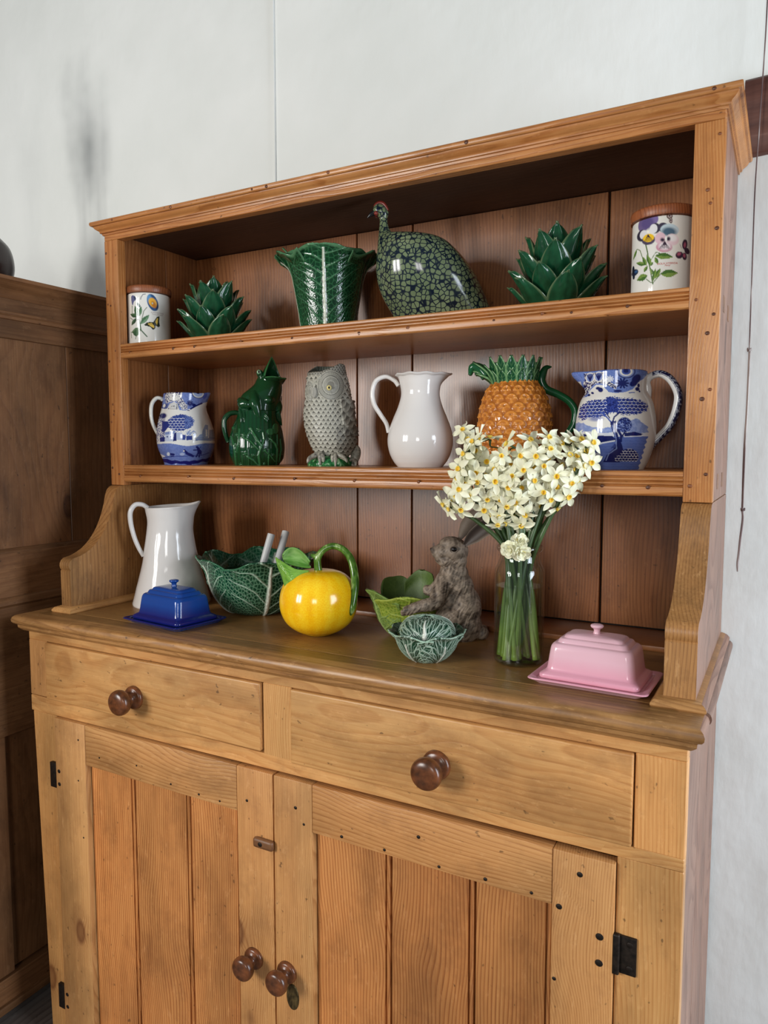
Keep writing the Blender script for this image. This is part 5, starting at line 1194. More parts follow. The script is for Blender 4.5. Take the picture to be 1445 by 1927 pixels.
def ffield(G):
    px, py = fr.inv(np.where(G[..., 1] < 0, G[..., 0], -G[..., 0]), G[..., 2]); h = np.zeros(px.shape)
    p = Paint(px, py, (0, 0, 0))
    for pts, w_ in VL:
        d = np.full(px.shape, 1e9)
        for (x1, y1), (x2, y2) in zip(pts[:-1], pts[1:]):
            dx, dy = x2 - x1, y2 - y1; tt = np.clip(((px - x1) * dx + (py - y1) * dy) / (dx * dx + dy * dy), 0, 1); d = np.minimum(d, np.hypot(px - x1 - tt * dx, py - y1 - tt * dy))
        h = np.maximum(h, np.sqrt(np.clip(1 - (d / w_) ** 2, 0, 1)))
    for cx, cy, r in FL:
        a = np.arctan2(py - cy, px - cx); d = np.hypot(px - cx, py - cy) / (r * (.72 + .28 * np.cos(5 * a))); h = np.maximum(h, np.clip(1.2 - d, 0, 1) * (.6 + .4 * (d > .3)))
    m = ((px - 985) / 52) ** 2 + ((py - 1235) / 82) ** 2 < 1; h = np.where(m, .9 - .3 * (np.abs(np.sin((px - 985) / 14)) < .4), h); m = ((px - 905) / 60) ** 2 + ((py - 1285) / 50) ** 2 < 1; h = np.where(m, .8, h)
    h = h + .16 * np.sin(px / 19.) ** 4
    return h
def fd(G, TH): return .0026 * ffield(G)
def fc(G, TH):
    h = np.clip(ffield(G), 0, 1); c = lin((14, 62, 32)) * np.ones(h.shape + (3,)); m = np.clip(h * 1.1, 0, 1)[..., None]; c = c * (1 - m) + lin((46, 98, 58)) * m
    e = (np.clip(1 - np.abs(h - .12) / .12, 0, 1) * (h > .02))[..., None] * .6; return c * (1 - e) + lin((6, 34, 18)) * e
vessel('jug_body', fr, rowsF, 0, t, M['glaze'], nseg=380, nz=280, colf=fc, dmod=fd, inner_col=(16, 60, 32))
k = fr.k(); E_ = lambda x, y, d, rx, ry, rz_, rot=0: ellipsoid(fr.P(x, y, d), (rx * k, ry, rz_ * k), 18, rot)
T_ = lambda pts, r, **kw: tube('x', [fr.P(x, y, d) for x, y, d in pts], [q * k for q in r], None, n=16, raw=True, **kw)
body = [loft('x', fr, [((410, 990), (1045, 1000), .036, 0), ((402, 900), (1040, 930), .037, 0), ((415, 800), (1050, 860), .037, 0), ((470, 690), (1068, 770), .036, 0), ((580, 600), (1090, 690), .034, 0), ((655, 530), (1102, 600), .031, 0), ((695, 450), (1095, 520), .026, 0), ((735, 410), (1060, 480), .018, 0)], None, None, 40, 40, raw=True), E_(880, 790, .012, 112, .027, 100),
        E_(485, 860, .026, 92, .014, 78, .4), T_([(430, 790, .018), (520, 850, .034), (600, 900, .032)], [52, 66, 46]),
        T_([(650, 690, .024), (660, 830, .040), (700, 960, .043), (730, 1070, .043)], [72, 76, 62, 42]),
        T_([(1030, 760, -.004), (1045, 880, .010), (1030, 1010, .018), (1050, 1120, .02)], [40, 56, 44, 22]), T_([(1085, 700, -.012), (1060, 790, -.006), (1030, 860, 0)], [14, 34, 44])]
body += [T_([(x0, y0, .040), (x1, y1, .047), (x2, y2, .049)], [24, 22, 10]) for x0, y0, x1, y1, x2, y2 in [(715, 1060, 705, 1130, 690, 1195), (750, 1060, 790, 1150, 822, 1225), (780, 1040, 830, 1090, 862, 1150), (800, 1000, 850, 1040, 885, 1110)]]
body += [T_([(x0, y0, .030), (x1, y1, .040), (x2, y2, .044)], [26, 23, 10]) for x0, y0, x1, y1, x2, y2 in [(430, 930, 455, 1050, 452, 1150), (490, 930, 510, 1100, 530, 1250), (540, 940, 590, 1060, 640, 1160)]]
body += [T_([(x0, y0, .026), (x1, y1, .022), (x2, y2, .014)], [20, 17, 9]) for x0, y0, x1, y1, x2, y2 in [(1010, 980, 1020, 1080, 1060, 1180), (1040, 960, 1070, 1090, 1090, 1190)]]
E_eye = (735, 350); body += [E_(738, 362, .014, 52, .0065, 56), E_(745, 372, -.014, 48, .0065, 50), E_(770, 430, 0, 60, .020, 70)]
fg = simple('frog_green', (20, 62, 34), .11)
fuse('frog', body, fg, t, .0013, 6)
# open mouth: a hood and a scoop lofted from the throat to the lip line
def mouth():
    lip = [(930, 108, 0), (880, 210, .012), (835, 340, .019), (820, 432, .021), (900, 424, .021), (1000, 425, .018), (1090, 438, .010), (1160, 440, 0), (1130, 425, -.008), (1080, 425, -.012), (1035, 340, -.012), (985, 210, -.008)]
    L = np.array([fr.P(x, y, d) for x, y, d in lip]); L = np.vstack([L, L[:1]]); L = cr(L, 97)[:-1]; n = 96
    c = np.array(fr.P(850, 590, 0)); ang = np.linspace(0, 2 * PI, n, endpoint=False)
    # throat ring, matching order: start at top, run down the near side
    R = np.stack([c[0] + .150 / .119 * 0 + 165 * k * np.sin(ang + PI / 2 + 1.0) * 1.0, -.027 * np.sin(ang), c[2] + 165 * k * np.cos(ang + .55)], -1)
    c = np.array(fr.P(900, 520, 0)); R = np.stack([c[0] - 185 * k * np.cos(ang), -.027 * np.sin(ang), c[2] + 40 * k * np.cos(ang)], -1)
    m = 26; s = np.linspace(0, 1, m)[:, None, None]; G = R[None] * (1 - s) + L[None] * s
    cen = G.mean(1, keepdims=True); G = cen + (G - cen) * (1 + .10 * np.sin(s * PI) * (1 - .5 * s))
    Gi = cen + (G - cen) * (.90 - .0 * s); Gi = Gi[::-1][:m - 3]
    A = np.concatenate([G, Gi]); kk = A.shape[0]; V = A.reshape(-1, 3); j = np.arange(n); e = (kk - 1) * n; V = np.vstack([V, A[-1].mean(0)[None]])
    o = mesh_np('mouth', V, [gridF(kk, n, False, True), np.stack([np.full(n, len(V) - 1), e + j, e + (j + 1) % n], 1)], fg, t, True)
    bm = bmesh.new(); bm.from_mesh(o.data); bmesh.ops.recalc_face_normals(bm, faces=bm.faces[:]); bm.to_mesh(o.data); bm.free()
    for p_ in o.data.polygons: p_.use_smooth = True
    lipm = simple('lip_green', (58, 116, 66), .12); tube('lip', [tuple(v) for v in L[::6]] + [tuple(L[0])], .0016, lipm, t, n=10, k=96)
mouth()
for sg in (1, -1):
    V, F = ellipsoid(fr.P(728, 352, sg * .0178), (.0046, .0034, .0052), 14); mesh_np('eye', V, F, simple('frog_eye_green', (128, 164, 128), .12), t)
    V, F = ellipsoid(fr.P(727, 350, sg * .0206), (.0020, .0012, .0028), 10); mesh_np('pupil', V, F, M['dark'], t)
hp = [(410, 985), (350, 975), (260, 1000), (195, 1080), (185, 1190), (205, 1310), (250, 1440)]
tube('handle', [fr.P(x, y) for x, y in hp], [.0052, .0055, .0058, .0058, .0056, .0052, .0044], fg, t, ref=(0, 1, 0), flat=1.3, n=20, k=70)

# ================================================================== on the worktop
# ---------------------------------------------------------------- butter dishes
def rrect(hx, hy, r, n=8):
    P = []
    for cx, cy, a0 in ((hx - r, hy - r, 0), (-hx + r, hy - r, PI / 2), (-hx + r, -hy + r, PI), (hx - r, -hy + r, 1.5 * PI)):
        for i in range(n + 1): a = a0 + PI / 2 * i / n; P.append((cx + r * math.cos(a), cy + r * math.sin(a)))
    return np.array(P)
def stack(name, lv, mat, parent, sharp=None):
    """lv: (hx, hy, r, z)"""
    L = cr(np.array(lv), len(lv) * 4); A = np.array([np.hstack([rrect(max(a, .0008), max(b, .0006), max(min(c, a * .98, b * .98), .0004)), np.full((36, 1), z)]) for a, b, c, z in L]); m, n = A.shape[:2]
    V = np.vstack([A.reshape(-1, 3), A[0].mean(0)[None], A[-1].mean(0)[None]]); k = m * n; j = np.arange(n); e = (m - 1) * n
    return mesh_np(name, V, [gridF(m, n, False, True)[:, ::-1], np.stack([np.full(n, k), (j + 1) % n, j], 1), np.stack([np.full(n, k + 1), e + j, e + (j + 1) % n], 1)], mat, parent, True)
def butter(label, c, rz, base, lo, lid_s=1.0):
    t = thing('butter_dish', label, 'butter dish', (c[0], c[1], 0), rz, 'ceramic butter dishes')
    mt = NT('butter_glaze'); z = mt.n('SeparateXYZ'); mt.put(z.inputs[0], mt.n('TexCoord').outputs['Object'])
    n = mt.noise(mt.n('TexCoord').outputs['Object'], 60, 2)
    mt.set(Base_Color=mt.ramp(mt.math('ADD', mt.math('MULTIPLY', z.outputs[2], 14), mt.math('MULTIPLY', n, .06)), [(.12, rgba(base)), (.16, rgba(lo)), (.30, rgba(lo)), (.62, rgba(base))])); mt.b.inputs['Roughness'].default_value = .14
    hx, hy = .0870, .0655
    stack('plate', [(hx - .016, hy - .016, .006, 0), (hx - .013, hy - .013, .007, .0004), (hx - .008, hy - .008, .008, .004), (hx - .001, hy - .001, .009, .0082), (hx, hy, .009, .0096), (hx - .002, hy - .002, .009, .0108), (hx - .010, hy - .010, .009, .0090), (hx - .014, hy - .014, .008, .0080), (.01, .01, .004, .0078)], mt.m, t)
    a, b = .0690, .0475
    stack('lid', [(a + .003, b + .003, .008, .0086), (a + .0045, b + .0045, .009, .0105), (a + .0040, b + .0040, .009, .0150), (a + .0005, b + .0005, .009, .0178), (a - .0030, b - .0030, .011, .0205), (a - .0045, b - .0045, .012, .026), (a - .0070, b - .0070, .012, .046), (a - .0085, b - .0085, .012, .0545), (a - .0115, b - .0115, .012, .0590), (a - .0160, b - .0160, .011, .0604), (a - .0170, b - .0170, .011, .0625), (a - .0195, b - .0195, .010, .0662), (a - .0240, b - .0230, .009, .0674), (a - .0250, b - .0240, .009, .0692), (a - .030, b - .0270, .008, .0722), (a - .050, b - .035, .004, .0740), (.002, .002, .001, .0742)], mt.m, t)
    revolve('lid_knob', cr(np.array([(.0062, .0715), (.0052, .075), (.0047, .0785), (.0056, .0812), (.0085, .0832), (.0096, .0852), (.0088, .0872), (.005, .0884), (0, .0887)]), 30), mt.m, t, 32)
    text_part('CHASSEUR', .0072, mt.m, lambda x, y, zz: Vector((x * 1.0 - .004, -(b + .0040) + .0006 - zz, .0102 + y)), t, extrude=.0009, name='embossed_lettering', wt=.0001)
    return t
c1 = np.array([.2362, .0472]); c2 = np.array([.4005, .0259]); c3 = np.array([.3896, .1536])
butter('cobalt blue lidded butter dish on the worktop in front of the tall white jug', (.3135, .0990), -.128, (24, 66, 140), (20, 28, 100))
butter('pale pink lidded butter dish on the worktop right of the flower vase', (1.1560, .1175), -.035, (236, 190, 202), (230, 164, 182))

# ---------------------------------------------------------------- big cabbage bowl with servers
fr = Fr('bowl'); A = fr.A
t = thing('cabbage_bowl', 'wide green cabbage-leaf bowl with white ribs holding two server handles', 'bowl', A, fr.rz)
bp = dict(dark=(12, 52, 34), mid=(26, 84, 58), net=(116, 166, 132), side=(184, 210, 188), rib=(228, 230, 216), edge=(60, 116, 82), netw=.68, sidew=.85, inner=(14, 58, 40))
BZ = [(.048, 0), (.068, .010), (.089, .034), (.101, .062), (.108, .088), (.117, .112), (.125, .124)]
bz_in = [(0, .006), (.046, .006), (.062, .014), (.079, .036), (.091, .062), (.098, .086), (.0955, .086), (.088, .062), (.076, .038), (.060, .017), (.045, .010), (0, .010)]
revolve('bowl_wall', bz_in, simple('bowl_green', (16, 62, 42), .12), t, 72)
bv = lambda sd: (lambda U, V: veins(U, V, 4, sd, 1.15, .075, .026, 17, .24, 1.7, .9))
for i, (a, sp, z) in enumerate([(-PI / 2 + .22, 1.75, 0.0), (-PI / 2 - 1.22, 1.65, -.0008), (-PI / 2 + 1.62, 1.7, -.0006), (PI / 2 + 1.05, 1.6, 0), (PI / 2 - .35, 1.7, .0004)]):
    wrap_leaf('leaf', t, M['leafglaze'], a, sp, BZ, droop=.15, curl=.003, ruffle=.11, seed=11 + i, off=.004 + z * 2, pal=bp, vein=bv(11 + i), nu=170 if i < 2 else 110, nv=150 if i < 2 else 100, relief=.0016, edge=.03)
def rod(x0, y0, x1, y1, d, lab):
    a = np.array(fr.P(x0, y0, d)); b = np.array(fr.P(x1, y1, d * .3)); dr = (a - b); bb = b - dr * 1.1
    t2 = thing('salad_server', lab, 'salad server', A, fr.rz, 'pale grey salad servers standing in the cabbage bowl')
    m = simple('pale_grey_handle', (196, 196, 194), .3)
    tube('handle', [tuple(bb), tuple(b), tuple(a - dr * .03), tuple(a)], [.0070, .0078, .0082, .0076], m, t2, n=24, k=40)
    c = bb - dr * .12; V, F = ellipsoid((c[0], c[1], max(c[2], .022)), (.014, .010, .011), 14); mesh_np('bowl_end', V, F, m, t2)
rod(510, 1008, 497, 1052, -.012, 'left of the two pale grey server handles in the cabbage bowl')
rod(538, 1005, 525, 1047, -.030, 'right of the two pale grey server handles, nearer the pumpkin jug')

# ---------------------------------------------------------------- pumpkin jug
fr = Fr('pump')
t = thing('pumpkin_jug', 'bright yellow pumpkin-shaped jug with green stem handle and leaf spout', 'jug', fr.A, fr.rz)
s = NT('yellow_sponged_glaze'); pc_ = s.n('TexCoord').outputs['Object']; sp = s.n('SeparateXYZ'); s.put(sp.inputs[0], pc_)
an = s.math('ARCTAN2', sp.outputs[1], sp.outputs[0]); an2 = s.math('ADD', an, s.math('MULTIPLY', s.noise(pc_, 14, 2), .5))
st1 = s.math('SINE', s.math('MULTIPLY', an2, 17)); n3 = s.noise(pc_, 420, 3, .7); n4 = s.noise(pc_, 20, 3)
f = s.math('ADD', s.math('MULTIPLY', st1, .05), s.math('ADD', s.math('MULTIPLY', n3, .75), s.math('MULTIPLY', n4, .55)))
s.set(Base_Color=s.ramp(f, [(.40, rgba((240, 166, 12))), (.62, rgba((250, 192, 18))), (.85, rgba((254, 214, 44)))])); s.b.inputs['Roughness'].default_value = .14
rz_ = [(0, 0), (.024, .0002), (.032, .003), (.047, .0105), (.062, .0235), (.0715, .042), (.0745, .060), (.0725, .080), (.0650, .099), (.0520, .1135), (.036, .1205), (.018, .1225), (0, .1228)]
revolve('body', cr(np.array(rz_), 120), s.m, t, 144, mod=lambda R, Z, TH: (R * (1 + .003 * np.cos(TH * 9) * np.sin(np.clip(Z / .12, 0, 1) * PI)), Z))
gs = NT('green_streaked_glaze'); pg = gs.n('TexCoord').outputs['Object']; w1 = gs.noise(gs.vmath('MULTIPLY', pg, (1, 1, .35)), 90, 3)
gs.set(Base_Color=gs.ramp(w1, [(.36, rgba((44, 78, 20))), (.55, rgba((86, 124, 44))), (.72, rgba((176, 196, 128)))])); gs.b.inputs['Roughness'].default_value = .12
pz = Fr('pump', (.3183, 500, 940))
hp = [(311, 425), (306, 385), (308, 345), (340, 298), (395, 274), (455, 292), (500, 345), (520, 420), (522, 500), (510, 570), (500, 625), (497, 655)]
tube('handle', [pz.P(x, y, [0, 0, 0, 0, .002, .006, .012, .020, .030, .038, .043, .044][i]) for i, (x, y) in enumerate(hp)], [.0080, .0070, .0068, .0062, .0062, .0066, .0072, .0076, .0078, .0078, .0066, .0015], gs.m, t, n=24, k=120)['label'] = 'curved green stalk handle'
tube('stalk_tip', [pz.P(320, 345), pz.P(290, 335), pz.P(266, 326)], [.0060, .0050, .0022], gs.m, t, n=16)
# leaf spout
def spoutleaf():
    nu, nv = 50, 60; u = np.linspace(-1, 1, nu); v = np.linspace(0, 1, nv); U, V = np.meshgrid(u, v, indexing='ij')
    # near wall: from the left outline to the upper rim, meeting at the tip
    A_ = cr(np.array([pz.P(62, 345, 0), pz.P(76, 395, .006), pz.P(98, 445, .012), pz.P(116, 500, .020)]), nv); B_ = cr(np.array([pz.P(62, 345, 0), pz.P(118, 372, .014), pz.P(180, 402, .020), pz.P(258, 412, .016)]), nv)
    w_ = (U + 1)[..., None] / 2; G = A_[None] * (1 - w_) + B_[None] * w_; G[..., 1] -= .013 * np.sin((U + 1) / 2 * PI) * V ** .7; G[..., 2] -= .004 * np.sin((U + 1) / 2 * PI) * V; return G
    cen = cr(np.array([pz.P(165, 520, .020), pz.P(140, 440, .012), pz.P(130, 390, .006), pz.P(95, 358, 0), pz.P(62, 345, 0)]), nv)
    W = np.interp(v, [0, .25, .6, .85, 1], [.010, .026, .030, .016, .0015])
    G = np.zeros((nu, nv, 3)); ang = U * 1.25
    G[..., 0] = cen[None, :, 0] + (.016 * (1 - np.cos(ang)) * .9) * (1 - V) ** .3; G[..., 1] = cen[None, :, 1] * (1 - np.abs(U) * .3) - .0 + W[None] * np.sin(-ang) * .85 * -1; G[..., 2] = cen[None, :, 2] + .022 * (1 - np.cos(ang)) * (1 - V * .5)
    return G
G = spoutleaf(); N = gnorm(G); nn_ = G.shape[0] * G.shape[1]
u = np.linspace(-1, 1, G.shape[0]); v = np.linspace(0, 1, G.shape[1]); U, V = np.meshgrid(u, v, indexing='ij'); mid, side, net, cell = veins(U, V, 7, 3)
G = G + N * (.0008 * (mid + side))[..., None]; c = lin((70, 124, 36)) * np.ones(U.shape + (3,)); m = np.clip(fbm(U * 4, V * 5) * 1.1 + side * .3, 0, 1)[..., None]; c = c * (1 - m) + lin((140, 186, 78)) * m
o = mesh_np('spout_leaf', G.reshape(-1, 3), [gridF(G.shape[0], G.shape[1])], M['leafglaze'], t, True, c.reshape(-1, 3)); so = o.modifiers.new('s', 'SOLIDIFY'); so.thickness = .0028; so.offset = 0
# folded back leaf behind the spout
def backleaf():
    nu, nv = 50, 50; u = np.linspace(-1, 1, nu); v = np.linspace(0, 1, nv); U, V = np.meshgrid(u, v, indexing='ij')
    a = np.array(pz.P(105, 360, -.004)); b = np.array(pz.P(262, 392, -.004)); ax = b - a; W = .019 * np.sin(np.clip(.06 + V * .9, 0, 1) * PI) ** .6
    up = np.array([-.20, .25, .95]); sd = np.array([0.15, -.95, .25])
    G = a + V[..., None] * ax + (W * (U + .35))[..., None] * up * .95 + (.012 * (U ** 2 - .4))[..., None] * sd + (np.array([0, 0, .004]) * np.sin(V * PI)[..., None])
    return G, U, V
G, U, V = backleaf(); c = lin((150, 184, 110)) * np.ones(U.shape + (3,)); m = np.clip(fbm(U * 3, V * 4) * 1.2 - .1 + (U < -.5) * .5, 0, 1)[..., None]; c = c * (1 - m) + lin((92, 146, 58)) * m
o = mesh_np('spout_leaf', G.reshape(-1, 3), [gridF(G.shape[0], G.shape[1])], M['leafglaze'], t, True, c.reshape(-1, 3)); so = o.modifiers.new('s', 'SOLIDIFY'); so.thickness = .0028; so.offset = 0
o['label'] = 'pale green cupped leaf at the spout'

# ---------------------------------------------------------------- small lidded cabbage
fr = Fr('small')
t = thing('cabbage_pot', 'small lidded cabbage pot with white-veined leaves in front of the rabbit', 'lidded pot', fr.A, fr.rz)
sp_ = dict(dark=(8, 44, 30), mid=(20, 78, 52), net=(120, 160, 132), side=(184, 206, 186), rib=(226, 226, 212), edge=(176, 204, 180), netw=.18, sidew=.8, inner=(24, 66, 46))
SZ = [(.021, 0), (.033, .008), (.043, .020), (.049, .034), (.053, .046), (.058, .053)]
revolve('bowl_wall', [(0, .001), (.018, .001), (.031, .009), (.041, .021), (.047, .036), (.050, .045), (.047, .045), (.043, .034), (.036, .021), (.026, .011), (0, .008)], simple('pot_green', (20, 66, 46), .14), t, 48)
def svein(sd, fork=1.0):
    def f(U, V):
        jit = (fbm(U * 4 + sd * 3, V * 4 + sd, 2) - .5) * .35
        w_ = .07 * (1.1 - V); mid = np.clip(1.3 - np.abs(U + jit * .2) / np.maximum(w_, .008), 0, 1) * (V < .7)
        # branches sweeping up and outward from the rib, each splitting towards the edge
        q = np.arctan2(np.abs(U) + .02, V * 1.1 + .12); rad = np.hypot(U, V * 1.1)
        s1 = np.clip(1.25 - np.abs(((q * 6 + jit * 3 + (U > 0) * .5) % 1) - .5) * 7, 0, 1) * (rad > .12)
        s2 = np.clip(1.1 - np.abs(((q * 13 + jit * 7) % 1) - .5) * 7, 0, 1) * (rad > .5) * .6
        h = V * 4 - np.abs(U) * 2.4 + jit * 3; s3 = np.clip(1.2 - np.abs((h % 1) - .5) * 9, 0, 1) * .8
        f1, f2, _ = worley(U * 7 + sd * 3, V * 9); net = np.clip(1.1 - (f2 - f1) / .16, 0, 1)
        return mid, np.maximum(s3, np.maximum(s1, s2)), net, np.clip(f2 - f1, 0, 1)
    return f
for i, (a, sp) in enumerate([(-PI / 2 + .62, 1.75), (-PI / 2 - .72, 1.8), (PI / 2 + 1.0, 1.6), (PI / 2 - .2, 1.6), (PI / 2 - 1.15, 1.5)]):
    wrap_leaf('leaf', t, M['leafglaze'], a, sp, SZ, droop=.14, curl=.005, ruffle=.13, seed=21 + i, off=.0025 + .0006 * (i == 0), pal=sp_, vein=svein(21 + i), nu=150, nv=120, relief=.0009, edge=.035, thick=.0018)
# lid: three overlapping leaves over a dome
DZ = [(.046, .040), (.045, .051), (.038, .063), (.025, .0705), (.006, .0735)]
lid = revolve('lid', [(.0, .041), (.0445, .041), (.0440, .046), (.041, .054), (.034, .062), (.021, .069), (0, .0715)], simple('pot_green', (20, 66, 46), .14), t, 48)
for i, (a, sp, o_) in enumerate([(-PI / 2 - .10, 2.3, .0026), (-PI / 2 + 1.7, 2.3, .0008), (-PI / 2 - 2.0, 2.3, .0010), (PI / 2 - .2, 2.2, .0004)]):
    wrap_leaf('lid_leaf', lid, M['leafglaze'], a, sp, DZ, droop=.22, curl=0, ruffle=.03, seed=31 + i, off=o_, pal=sp_, vein=svein(31 + i), nu=150, nv=120, relief=.0008, edge=.05, thick=.0015)

# ---------------------------------------------------------------- rabbit with cabbage
fr = Fr('bun', (.14526, 750, 950)); k = fr.k()
t = thing('rabbit_ornament', 'brown resin rabbit sitting upright with its paw on a bright green cabbage bowl', 'rabbit ornament', fr.A, fr.rz)
E_ = lambda x, y, d, rx, ry, rz_, rot=0: ellipsoid(fr.P(x, y, d), (rx * k, ry, rz_ * k), 20, rot)
T_ = lambda pts, r, **kw: tube('x', [fr.P(x, y, d) for x, y, d in pts], [q * k for q in r], None, n=18, raw=True, **kw)
rb_ = [E_(715, 900, 0, 190, .028, 200), E_(760, 1080, 0, 215, .031, 240), E_(830, 1330, 0, 245, .038, 300), E_(830, 1560, 0, 250, .042, 235), E_(650, 1000, .004, 170, .030, 190), E_(700, 1250, 0, 230, .034, 250),
       E_(640, 1560, .022, 190, .022, 235, .1), E_(700, 1450, .024, 220, .020, 190), E_(560, 1760, .024, 150, .014, 50),
       E_(725, 600, 0, 180, .0270, 175), E_(600, 610, 0, 140, .0215, 130), E_(515, 610, 0, 88, .0150, 88), E_(560, 690, 0, 90, .0185, 75), E_(640, 720, .006, 120, .0180, 95), E_(455, 580, 0, 42, .0085, 42), E_(520, 650, .009, 52, .0080, 48), E_(680, 500, 0, 150, .020, 90), E_(770, 720, 0, 115, .023, 130),
       T_([(600, 960, .016), (540, 1100, .034), (480, 1200, .048), (300, 1225, .062), (170, 1260, .067), (120, 1285, .067)], [110, 112, 92, 72, 64, 58]),
       T_([(600, 960, -.016), (470, 1130, -.026), (330, 1150, -.034)], [100, 90, 64]),
       E_(1085, 1650, 0, 82, .018, 95, .3)]
rb_ += [T_([(140, 1240 + 26 * q, .067 + .008 - .004 * q), (100, 1262 + 26 * q, .071 + .006 - .004 * q), (74, 1280 + 24 * q, .071)], [24, 23, 14]) for q in range(3)]
def furc(co, no):
    px, py = fr.inv(co[:, 0], co[:, 2]); yy = co[:, 1] / k
    h = np.zeros(len(co)); 
    for q, (sx, sy, a) in enumerate([(36, 110, .5), (30, 90, -.4), (26, 80, .1), (18, 60, .9)]):
        ca, sa = math.cos(a + q), math.sin(a + q); wx = px + 30 * fbm(px / 120., (py + yy) / 120., 2)
        X = (wx * ca + py * sa + yy * .6) / sx; Y = (-wx * sa + py * ca + yy * .5) / sy; h += np.abs(2 * vnoise(X + 9 * q + 40, Y + 5 * q + 40) - 1)
    h = 1 - h / 4; head = np.clip((760 - py) / 120, 0, 1) * np.clip((900 - px) / 100, 0, 1)
    dz = (h - .6) * .0034 * (1 - .7 * head); f = np.clip((h - .38) * 2.2, 0, 1)[:, None]
    c = lin((70, 58, 48)) * (1 - f) + lin((158, 140, 122)) * f; hd = (head * .35)[:, None]; c = c * (1 - hd) + lin((104, 90, 76)) * hd
    m = (np.hypot(px - 440, py - 590) < 34)[:, None] * .6; c = c * (1 - m) + lin((52, 40, 36)) * m
    return c, dz
M['resin'] = vcol('resin_fur', .55, bumpn=.35, nscale=700)
fuse('body', rb_, M['resin'], t, .0013, 3, furc)
# ears
def ear(pts, wid, cupd, nrm, seed):
    C = cr(np.array(pts), 60); T = np.gradient(C, axis=0); T /= np.linalg.norm(T, axis=1, keepdims=True); nrm = np.array(nrm, float)
    Bn = np.cross(T, nrm); Bn /= np.linalg.norm(Bn, axis=1, keepdims=True); Nn = np.cross(Bn, T)
    v = np.linspace(0, 1, 60); W = wid * np.interp(v, [0, .12, .35, .62, .85, .96, 1], [.22, .42, .85, 1, .78, .4, .05]); nu = 31; u = np.linspace(-1, 1, nu)
    G = C[None] + (u[:, None] * W[None])[..., None] * Bn[None] + ((cupd * u[:, None] ** 2 * W[None]))[..., None] * Nn[None]
    Gi = G - (np.ones((nu, 1)) * .0028 * np.ones((1, 60)))[..., None] * Nn[None]; n = nu * 60; nv = 60
    ring = np.concatenate([np.arange(nv - 1), np.arange(nu - 1) * nv + nv - 1, (nu - 1) * nv + np.arange(nv - 1, 0, -1), np.arange(nu - 1, 0, -1) * nv]); r2 = np.roll(ring, -1)
    V = np.concatenate([G.reshape(-1, 3), Gi.reshape(-1, 3)]); U = np.abs(u)[:, None] * np.ones((1, 60))
    ci = lin((62, 50, 42)) * np.ones((nu, 60, 3)); m = np.clip((U - .72) / .2, 0, 1)[..., None]; ci = ci * (1 - m) + lin((112, 98, 84)) * m; co = lin((104, 90, 76)) * np.ones((nu, 60, 3))
    mesh_np('ear', V, [gridF(nu, nv), gridF(nu, nv, base=n)[:, ::-1], np.stack([ring, r2, r2 + n, ring + n], 1)], M['resin'], t, True, np.concatenate([ci.reshape(-1, 3), co.reshape(-1, 3)]))
ear([fr.P(850, 520, .012), fr.P(930, 430, .016), fr.P(1060, 320, .020), fr.P(1190, 230, .022), fr.P(1270, 180, .022)], .0150, .75, (.25, -1, .15), 1)
ear([fr.P(790, 460, -.010), fr.P(850, 350, -.014), fr.P(930, 240, -.016), fr.P(1030, 150, -.018), fr.P(1090, 100, -.018)], .0150, .55, (.1, 1, .1), 2)
for sg in (1, -1):
    V, F = ellipsoid(fr.P(722, 556, sg * .0262), (.0052, .0026, .0043), 16); mesh_np('eye', V, F, simple('rabbit_eye', (20, 14, 12), .06), t)['label'] = 'glossy dark brown eye'
    P_ = [fr.P(722 + 48 * math.cos(a), 556 - 40 * math.sin(a), sg * .0258) for a in np.linspace(0, 2 * PI, 17)]
    tube('eyelid', P_, .0011, simple('resin_lid', (92, 78, 66), .55), t, n=8, k=60)
V, F = ellipsoid(fr.P(425, 572, .001), (.0022, .0040, .0030), 12); mesh_np('nose', V, F, simple('dark_nose', (40, 30, 28), .3), t)
# cabbage bowl
cz = Fr('bun', (.1315, 660, 1040)); cc = cz.L(790, 1150)[0]
lp = lambda d, m_, n_, s_, r_, e_: dict(dark=d, mid=m_, net=n_, side=s_, rib=r_, edge=e_, netw=.5, sidew=.5, inner=tuple(x * 1.0 for x in d))
pal1 = lp((82, 108, 44), (122, 150, 70), (142, 166, 92), (146, 168, 94), (152, 172, 100), (112, 136, 64)); pal2 = lp((96, 122, 30), (134, 156, 48), (168, 180, 74), (174, 184, 80), (186, 190, 88), (160, 172, 70)); pal3 = lp((74, 98, 40), (98, 122, 54), (116, 138, 70), (120, 140, 70), (124, 144, 74), (96, 118, 54))
M['matteleaf'] = vcol('matte_leaf', .5, bumpn=.3, nscale=500)
CZ = [(.018, 0), (.034, .008), (.050, .026), (.060, .048), (.068, .070), (.078, .092)]
rv = lambda sd: (lambda U, V: veins(U, V, 5, sd, 1.0, .05, .03, 13, .35, 1.4))
kw = dict(nu=100, nv=90, relief=.0016, thick=.0024, cx=cc, cy=.022)
revolve('bowl_wall', [(0, .001), (.014, .001), (.027, .009), (.038, .024), (.045, .042), (.049, .052), (.045, .052), (.040, .040), (.032, .024), (0, .012)], simple('cabbage_inner', (70, 92, 40), .5), t, 40, cx=cc, cy=.022)
wrap_leaf('cabbage_leaf', t, M['matteleaf'], PI + .55, 1.8, [(a * (1 - .06 * (b / .078) ** 2), b * 1.02) for a, b in CZ], droop=.20, curl=.006, ruffle=.05, seed=41, pal=pal1, vein=rv(41), off=.003, **kw)
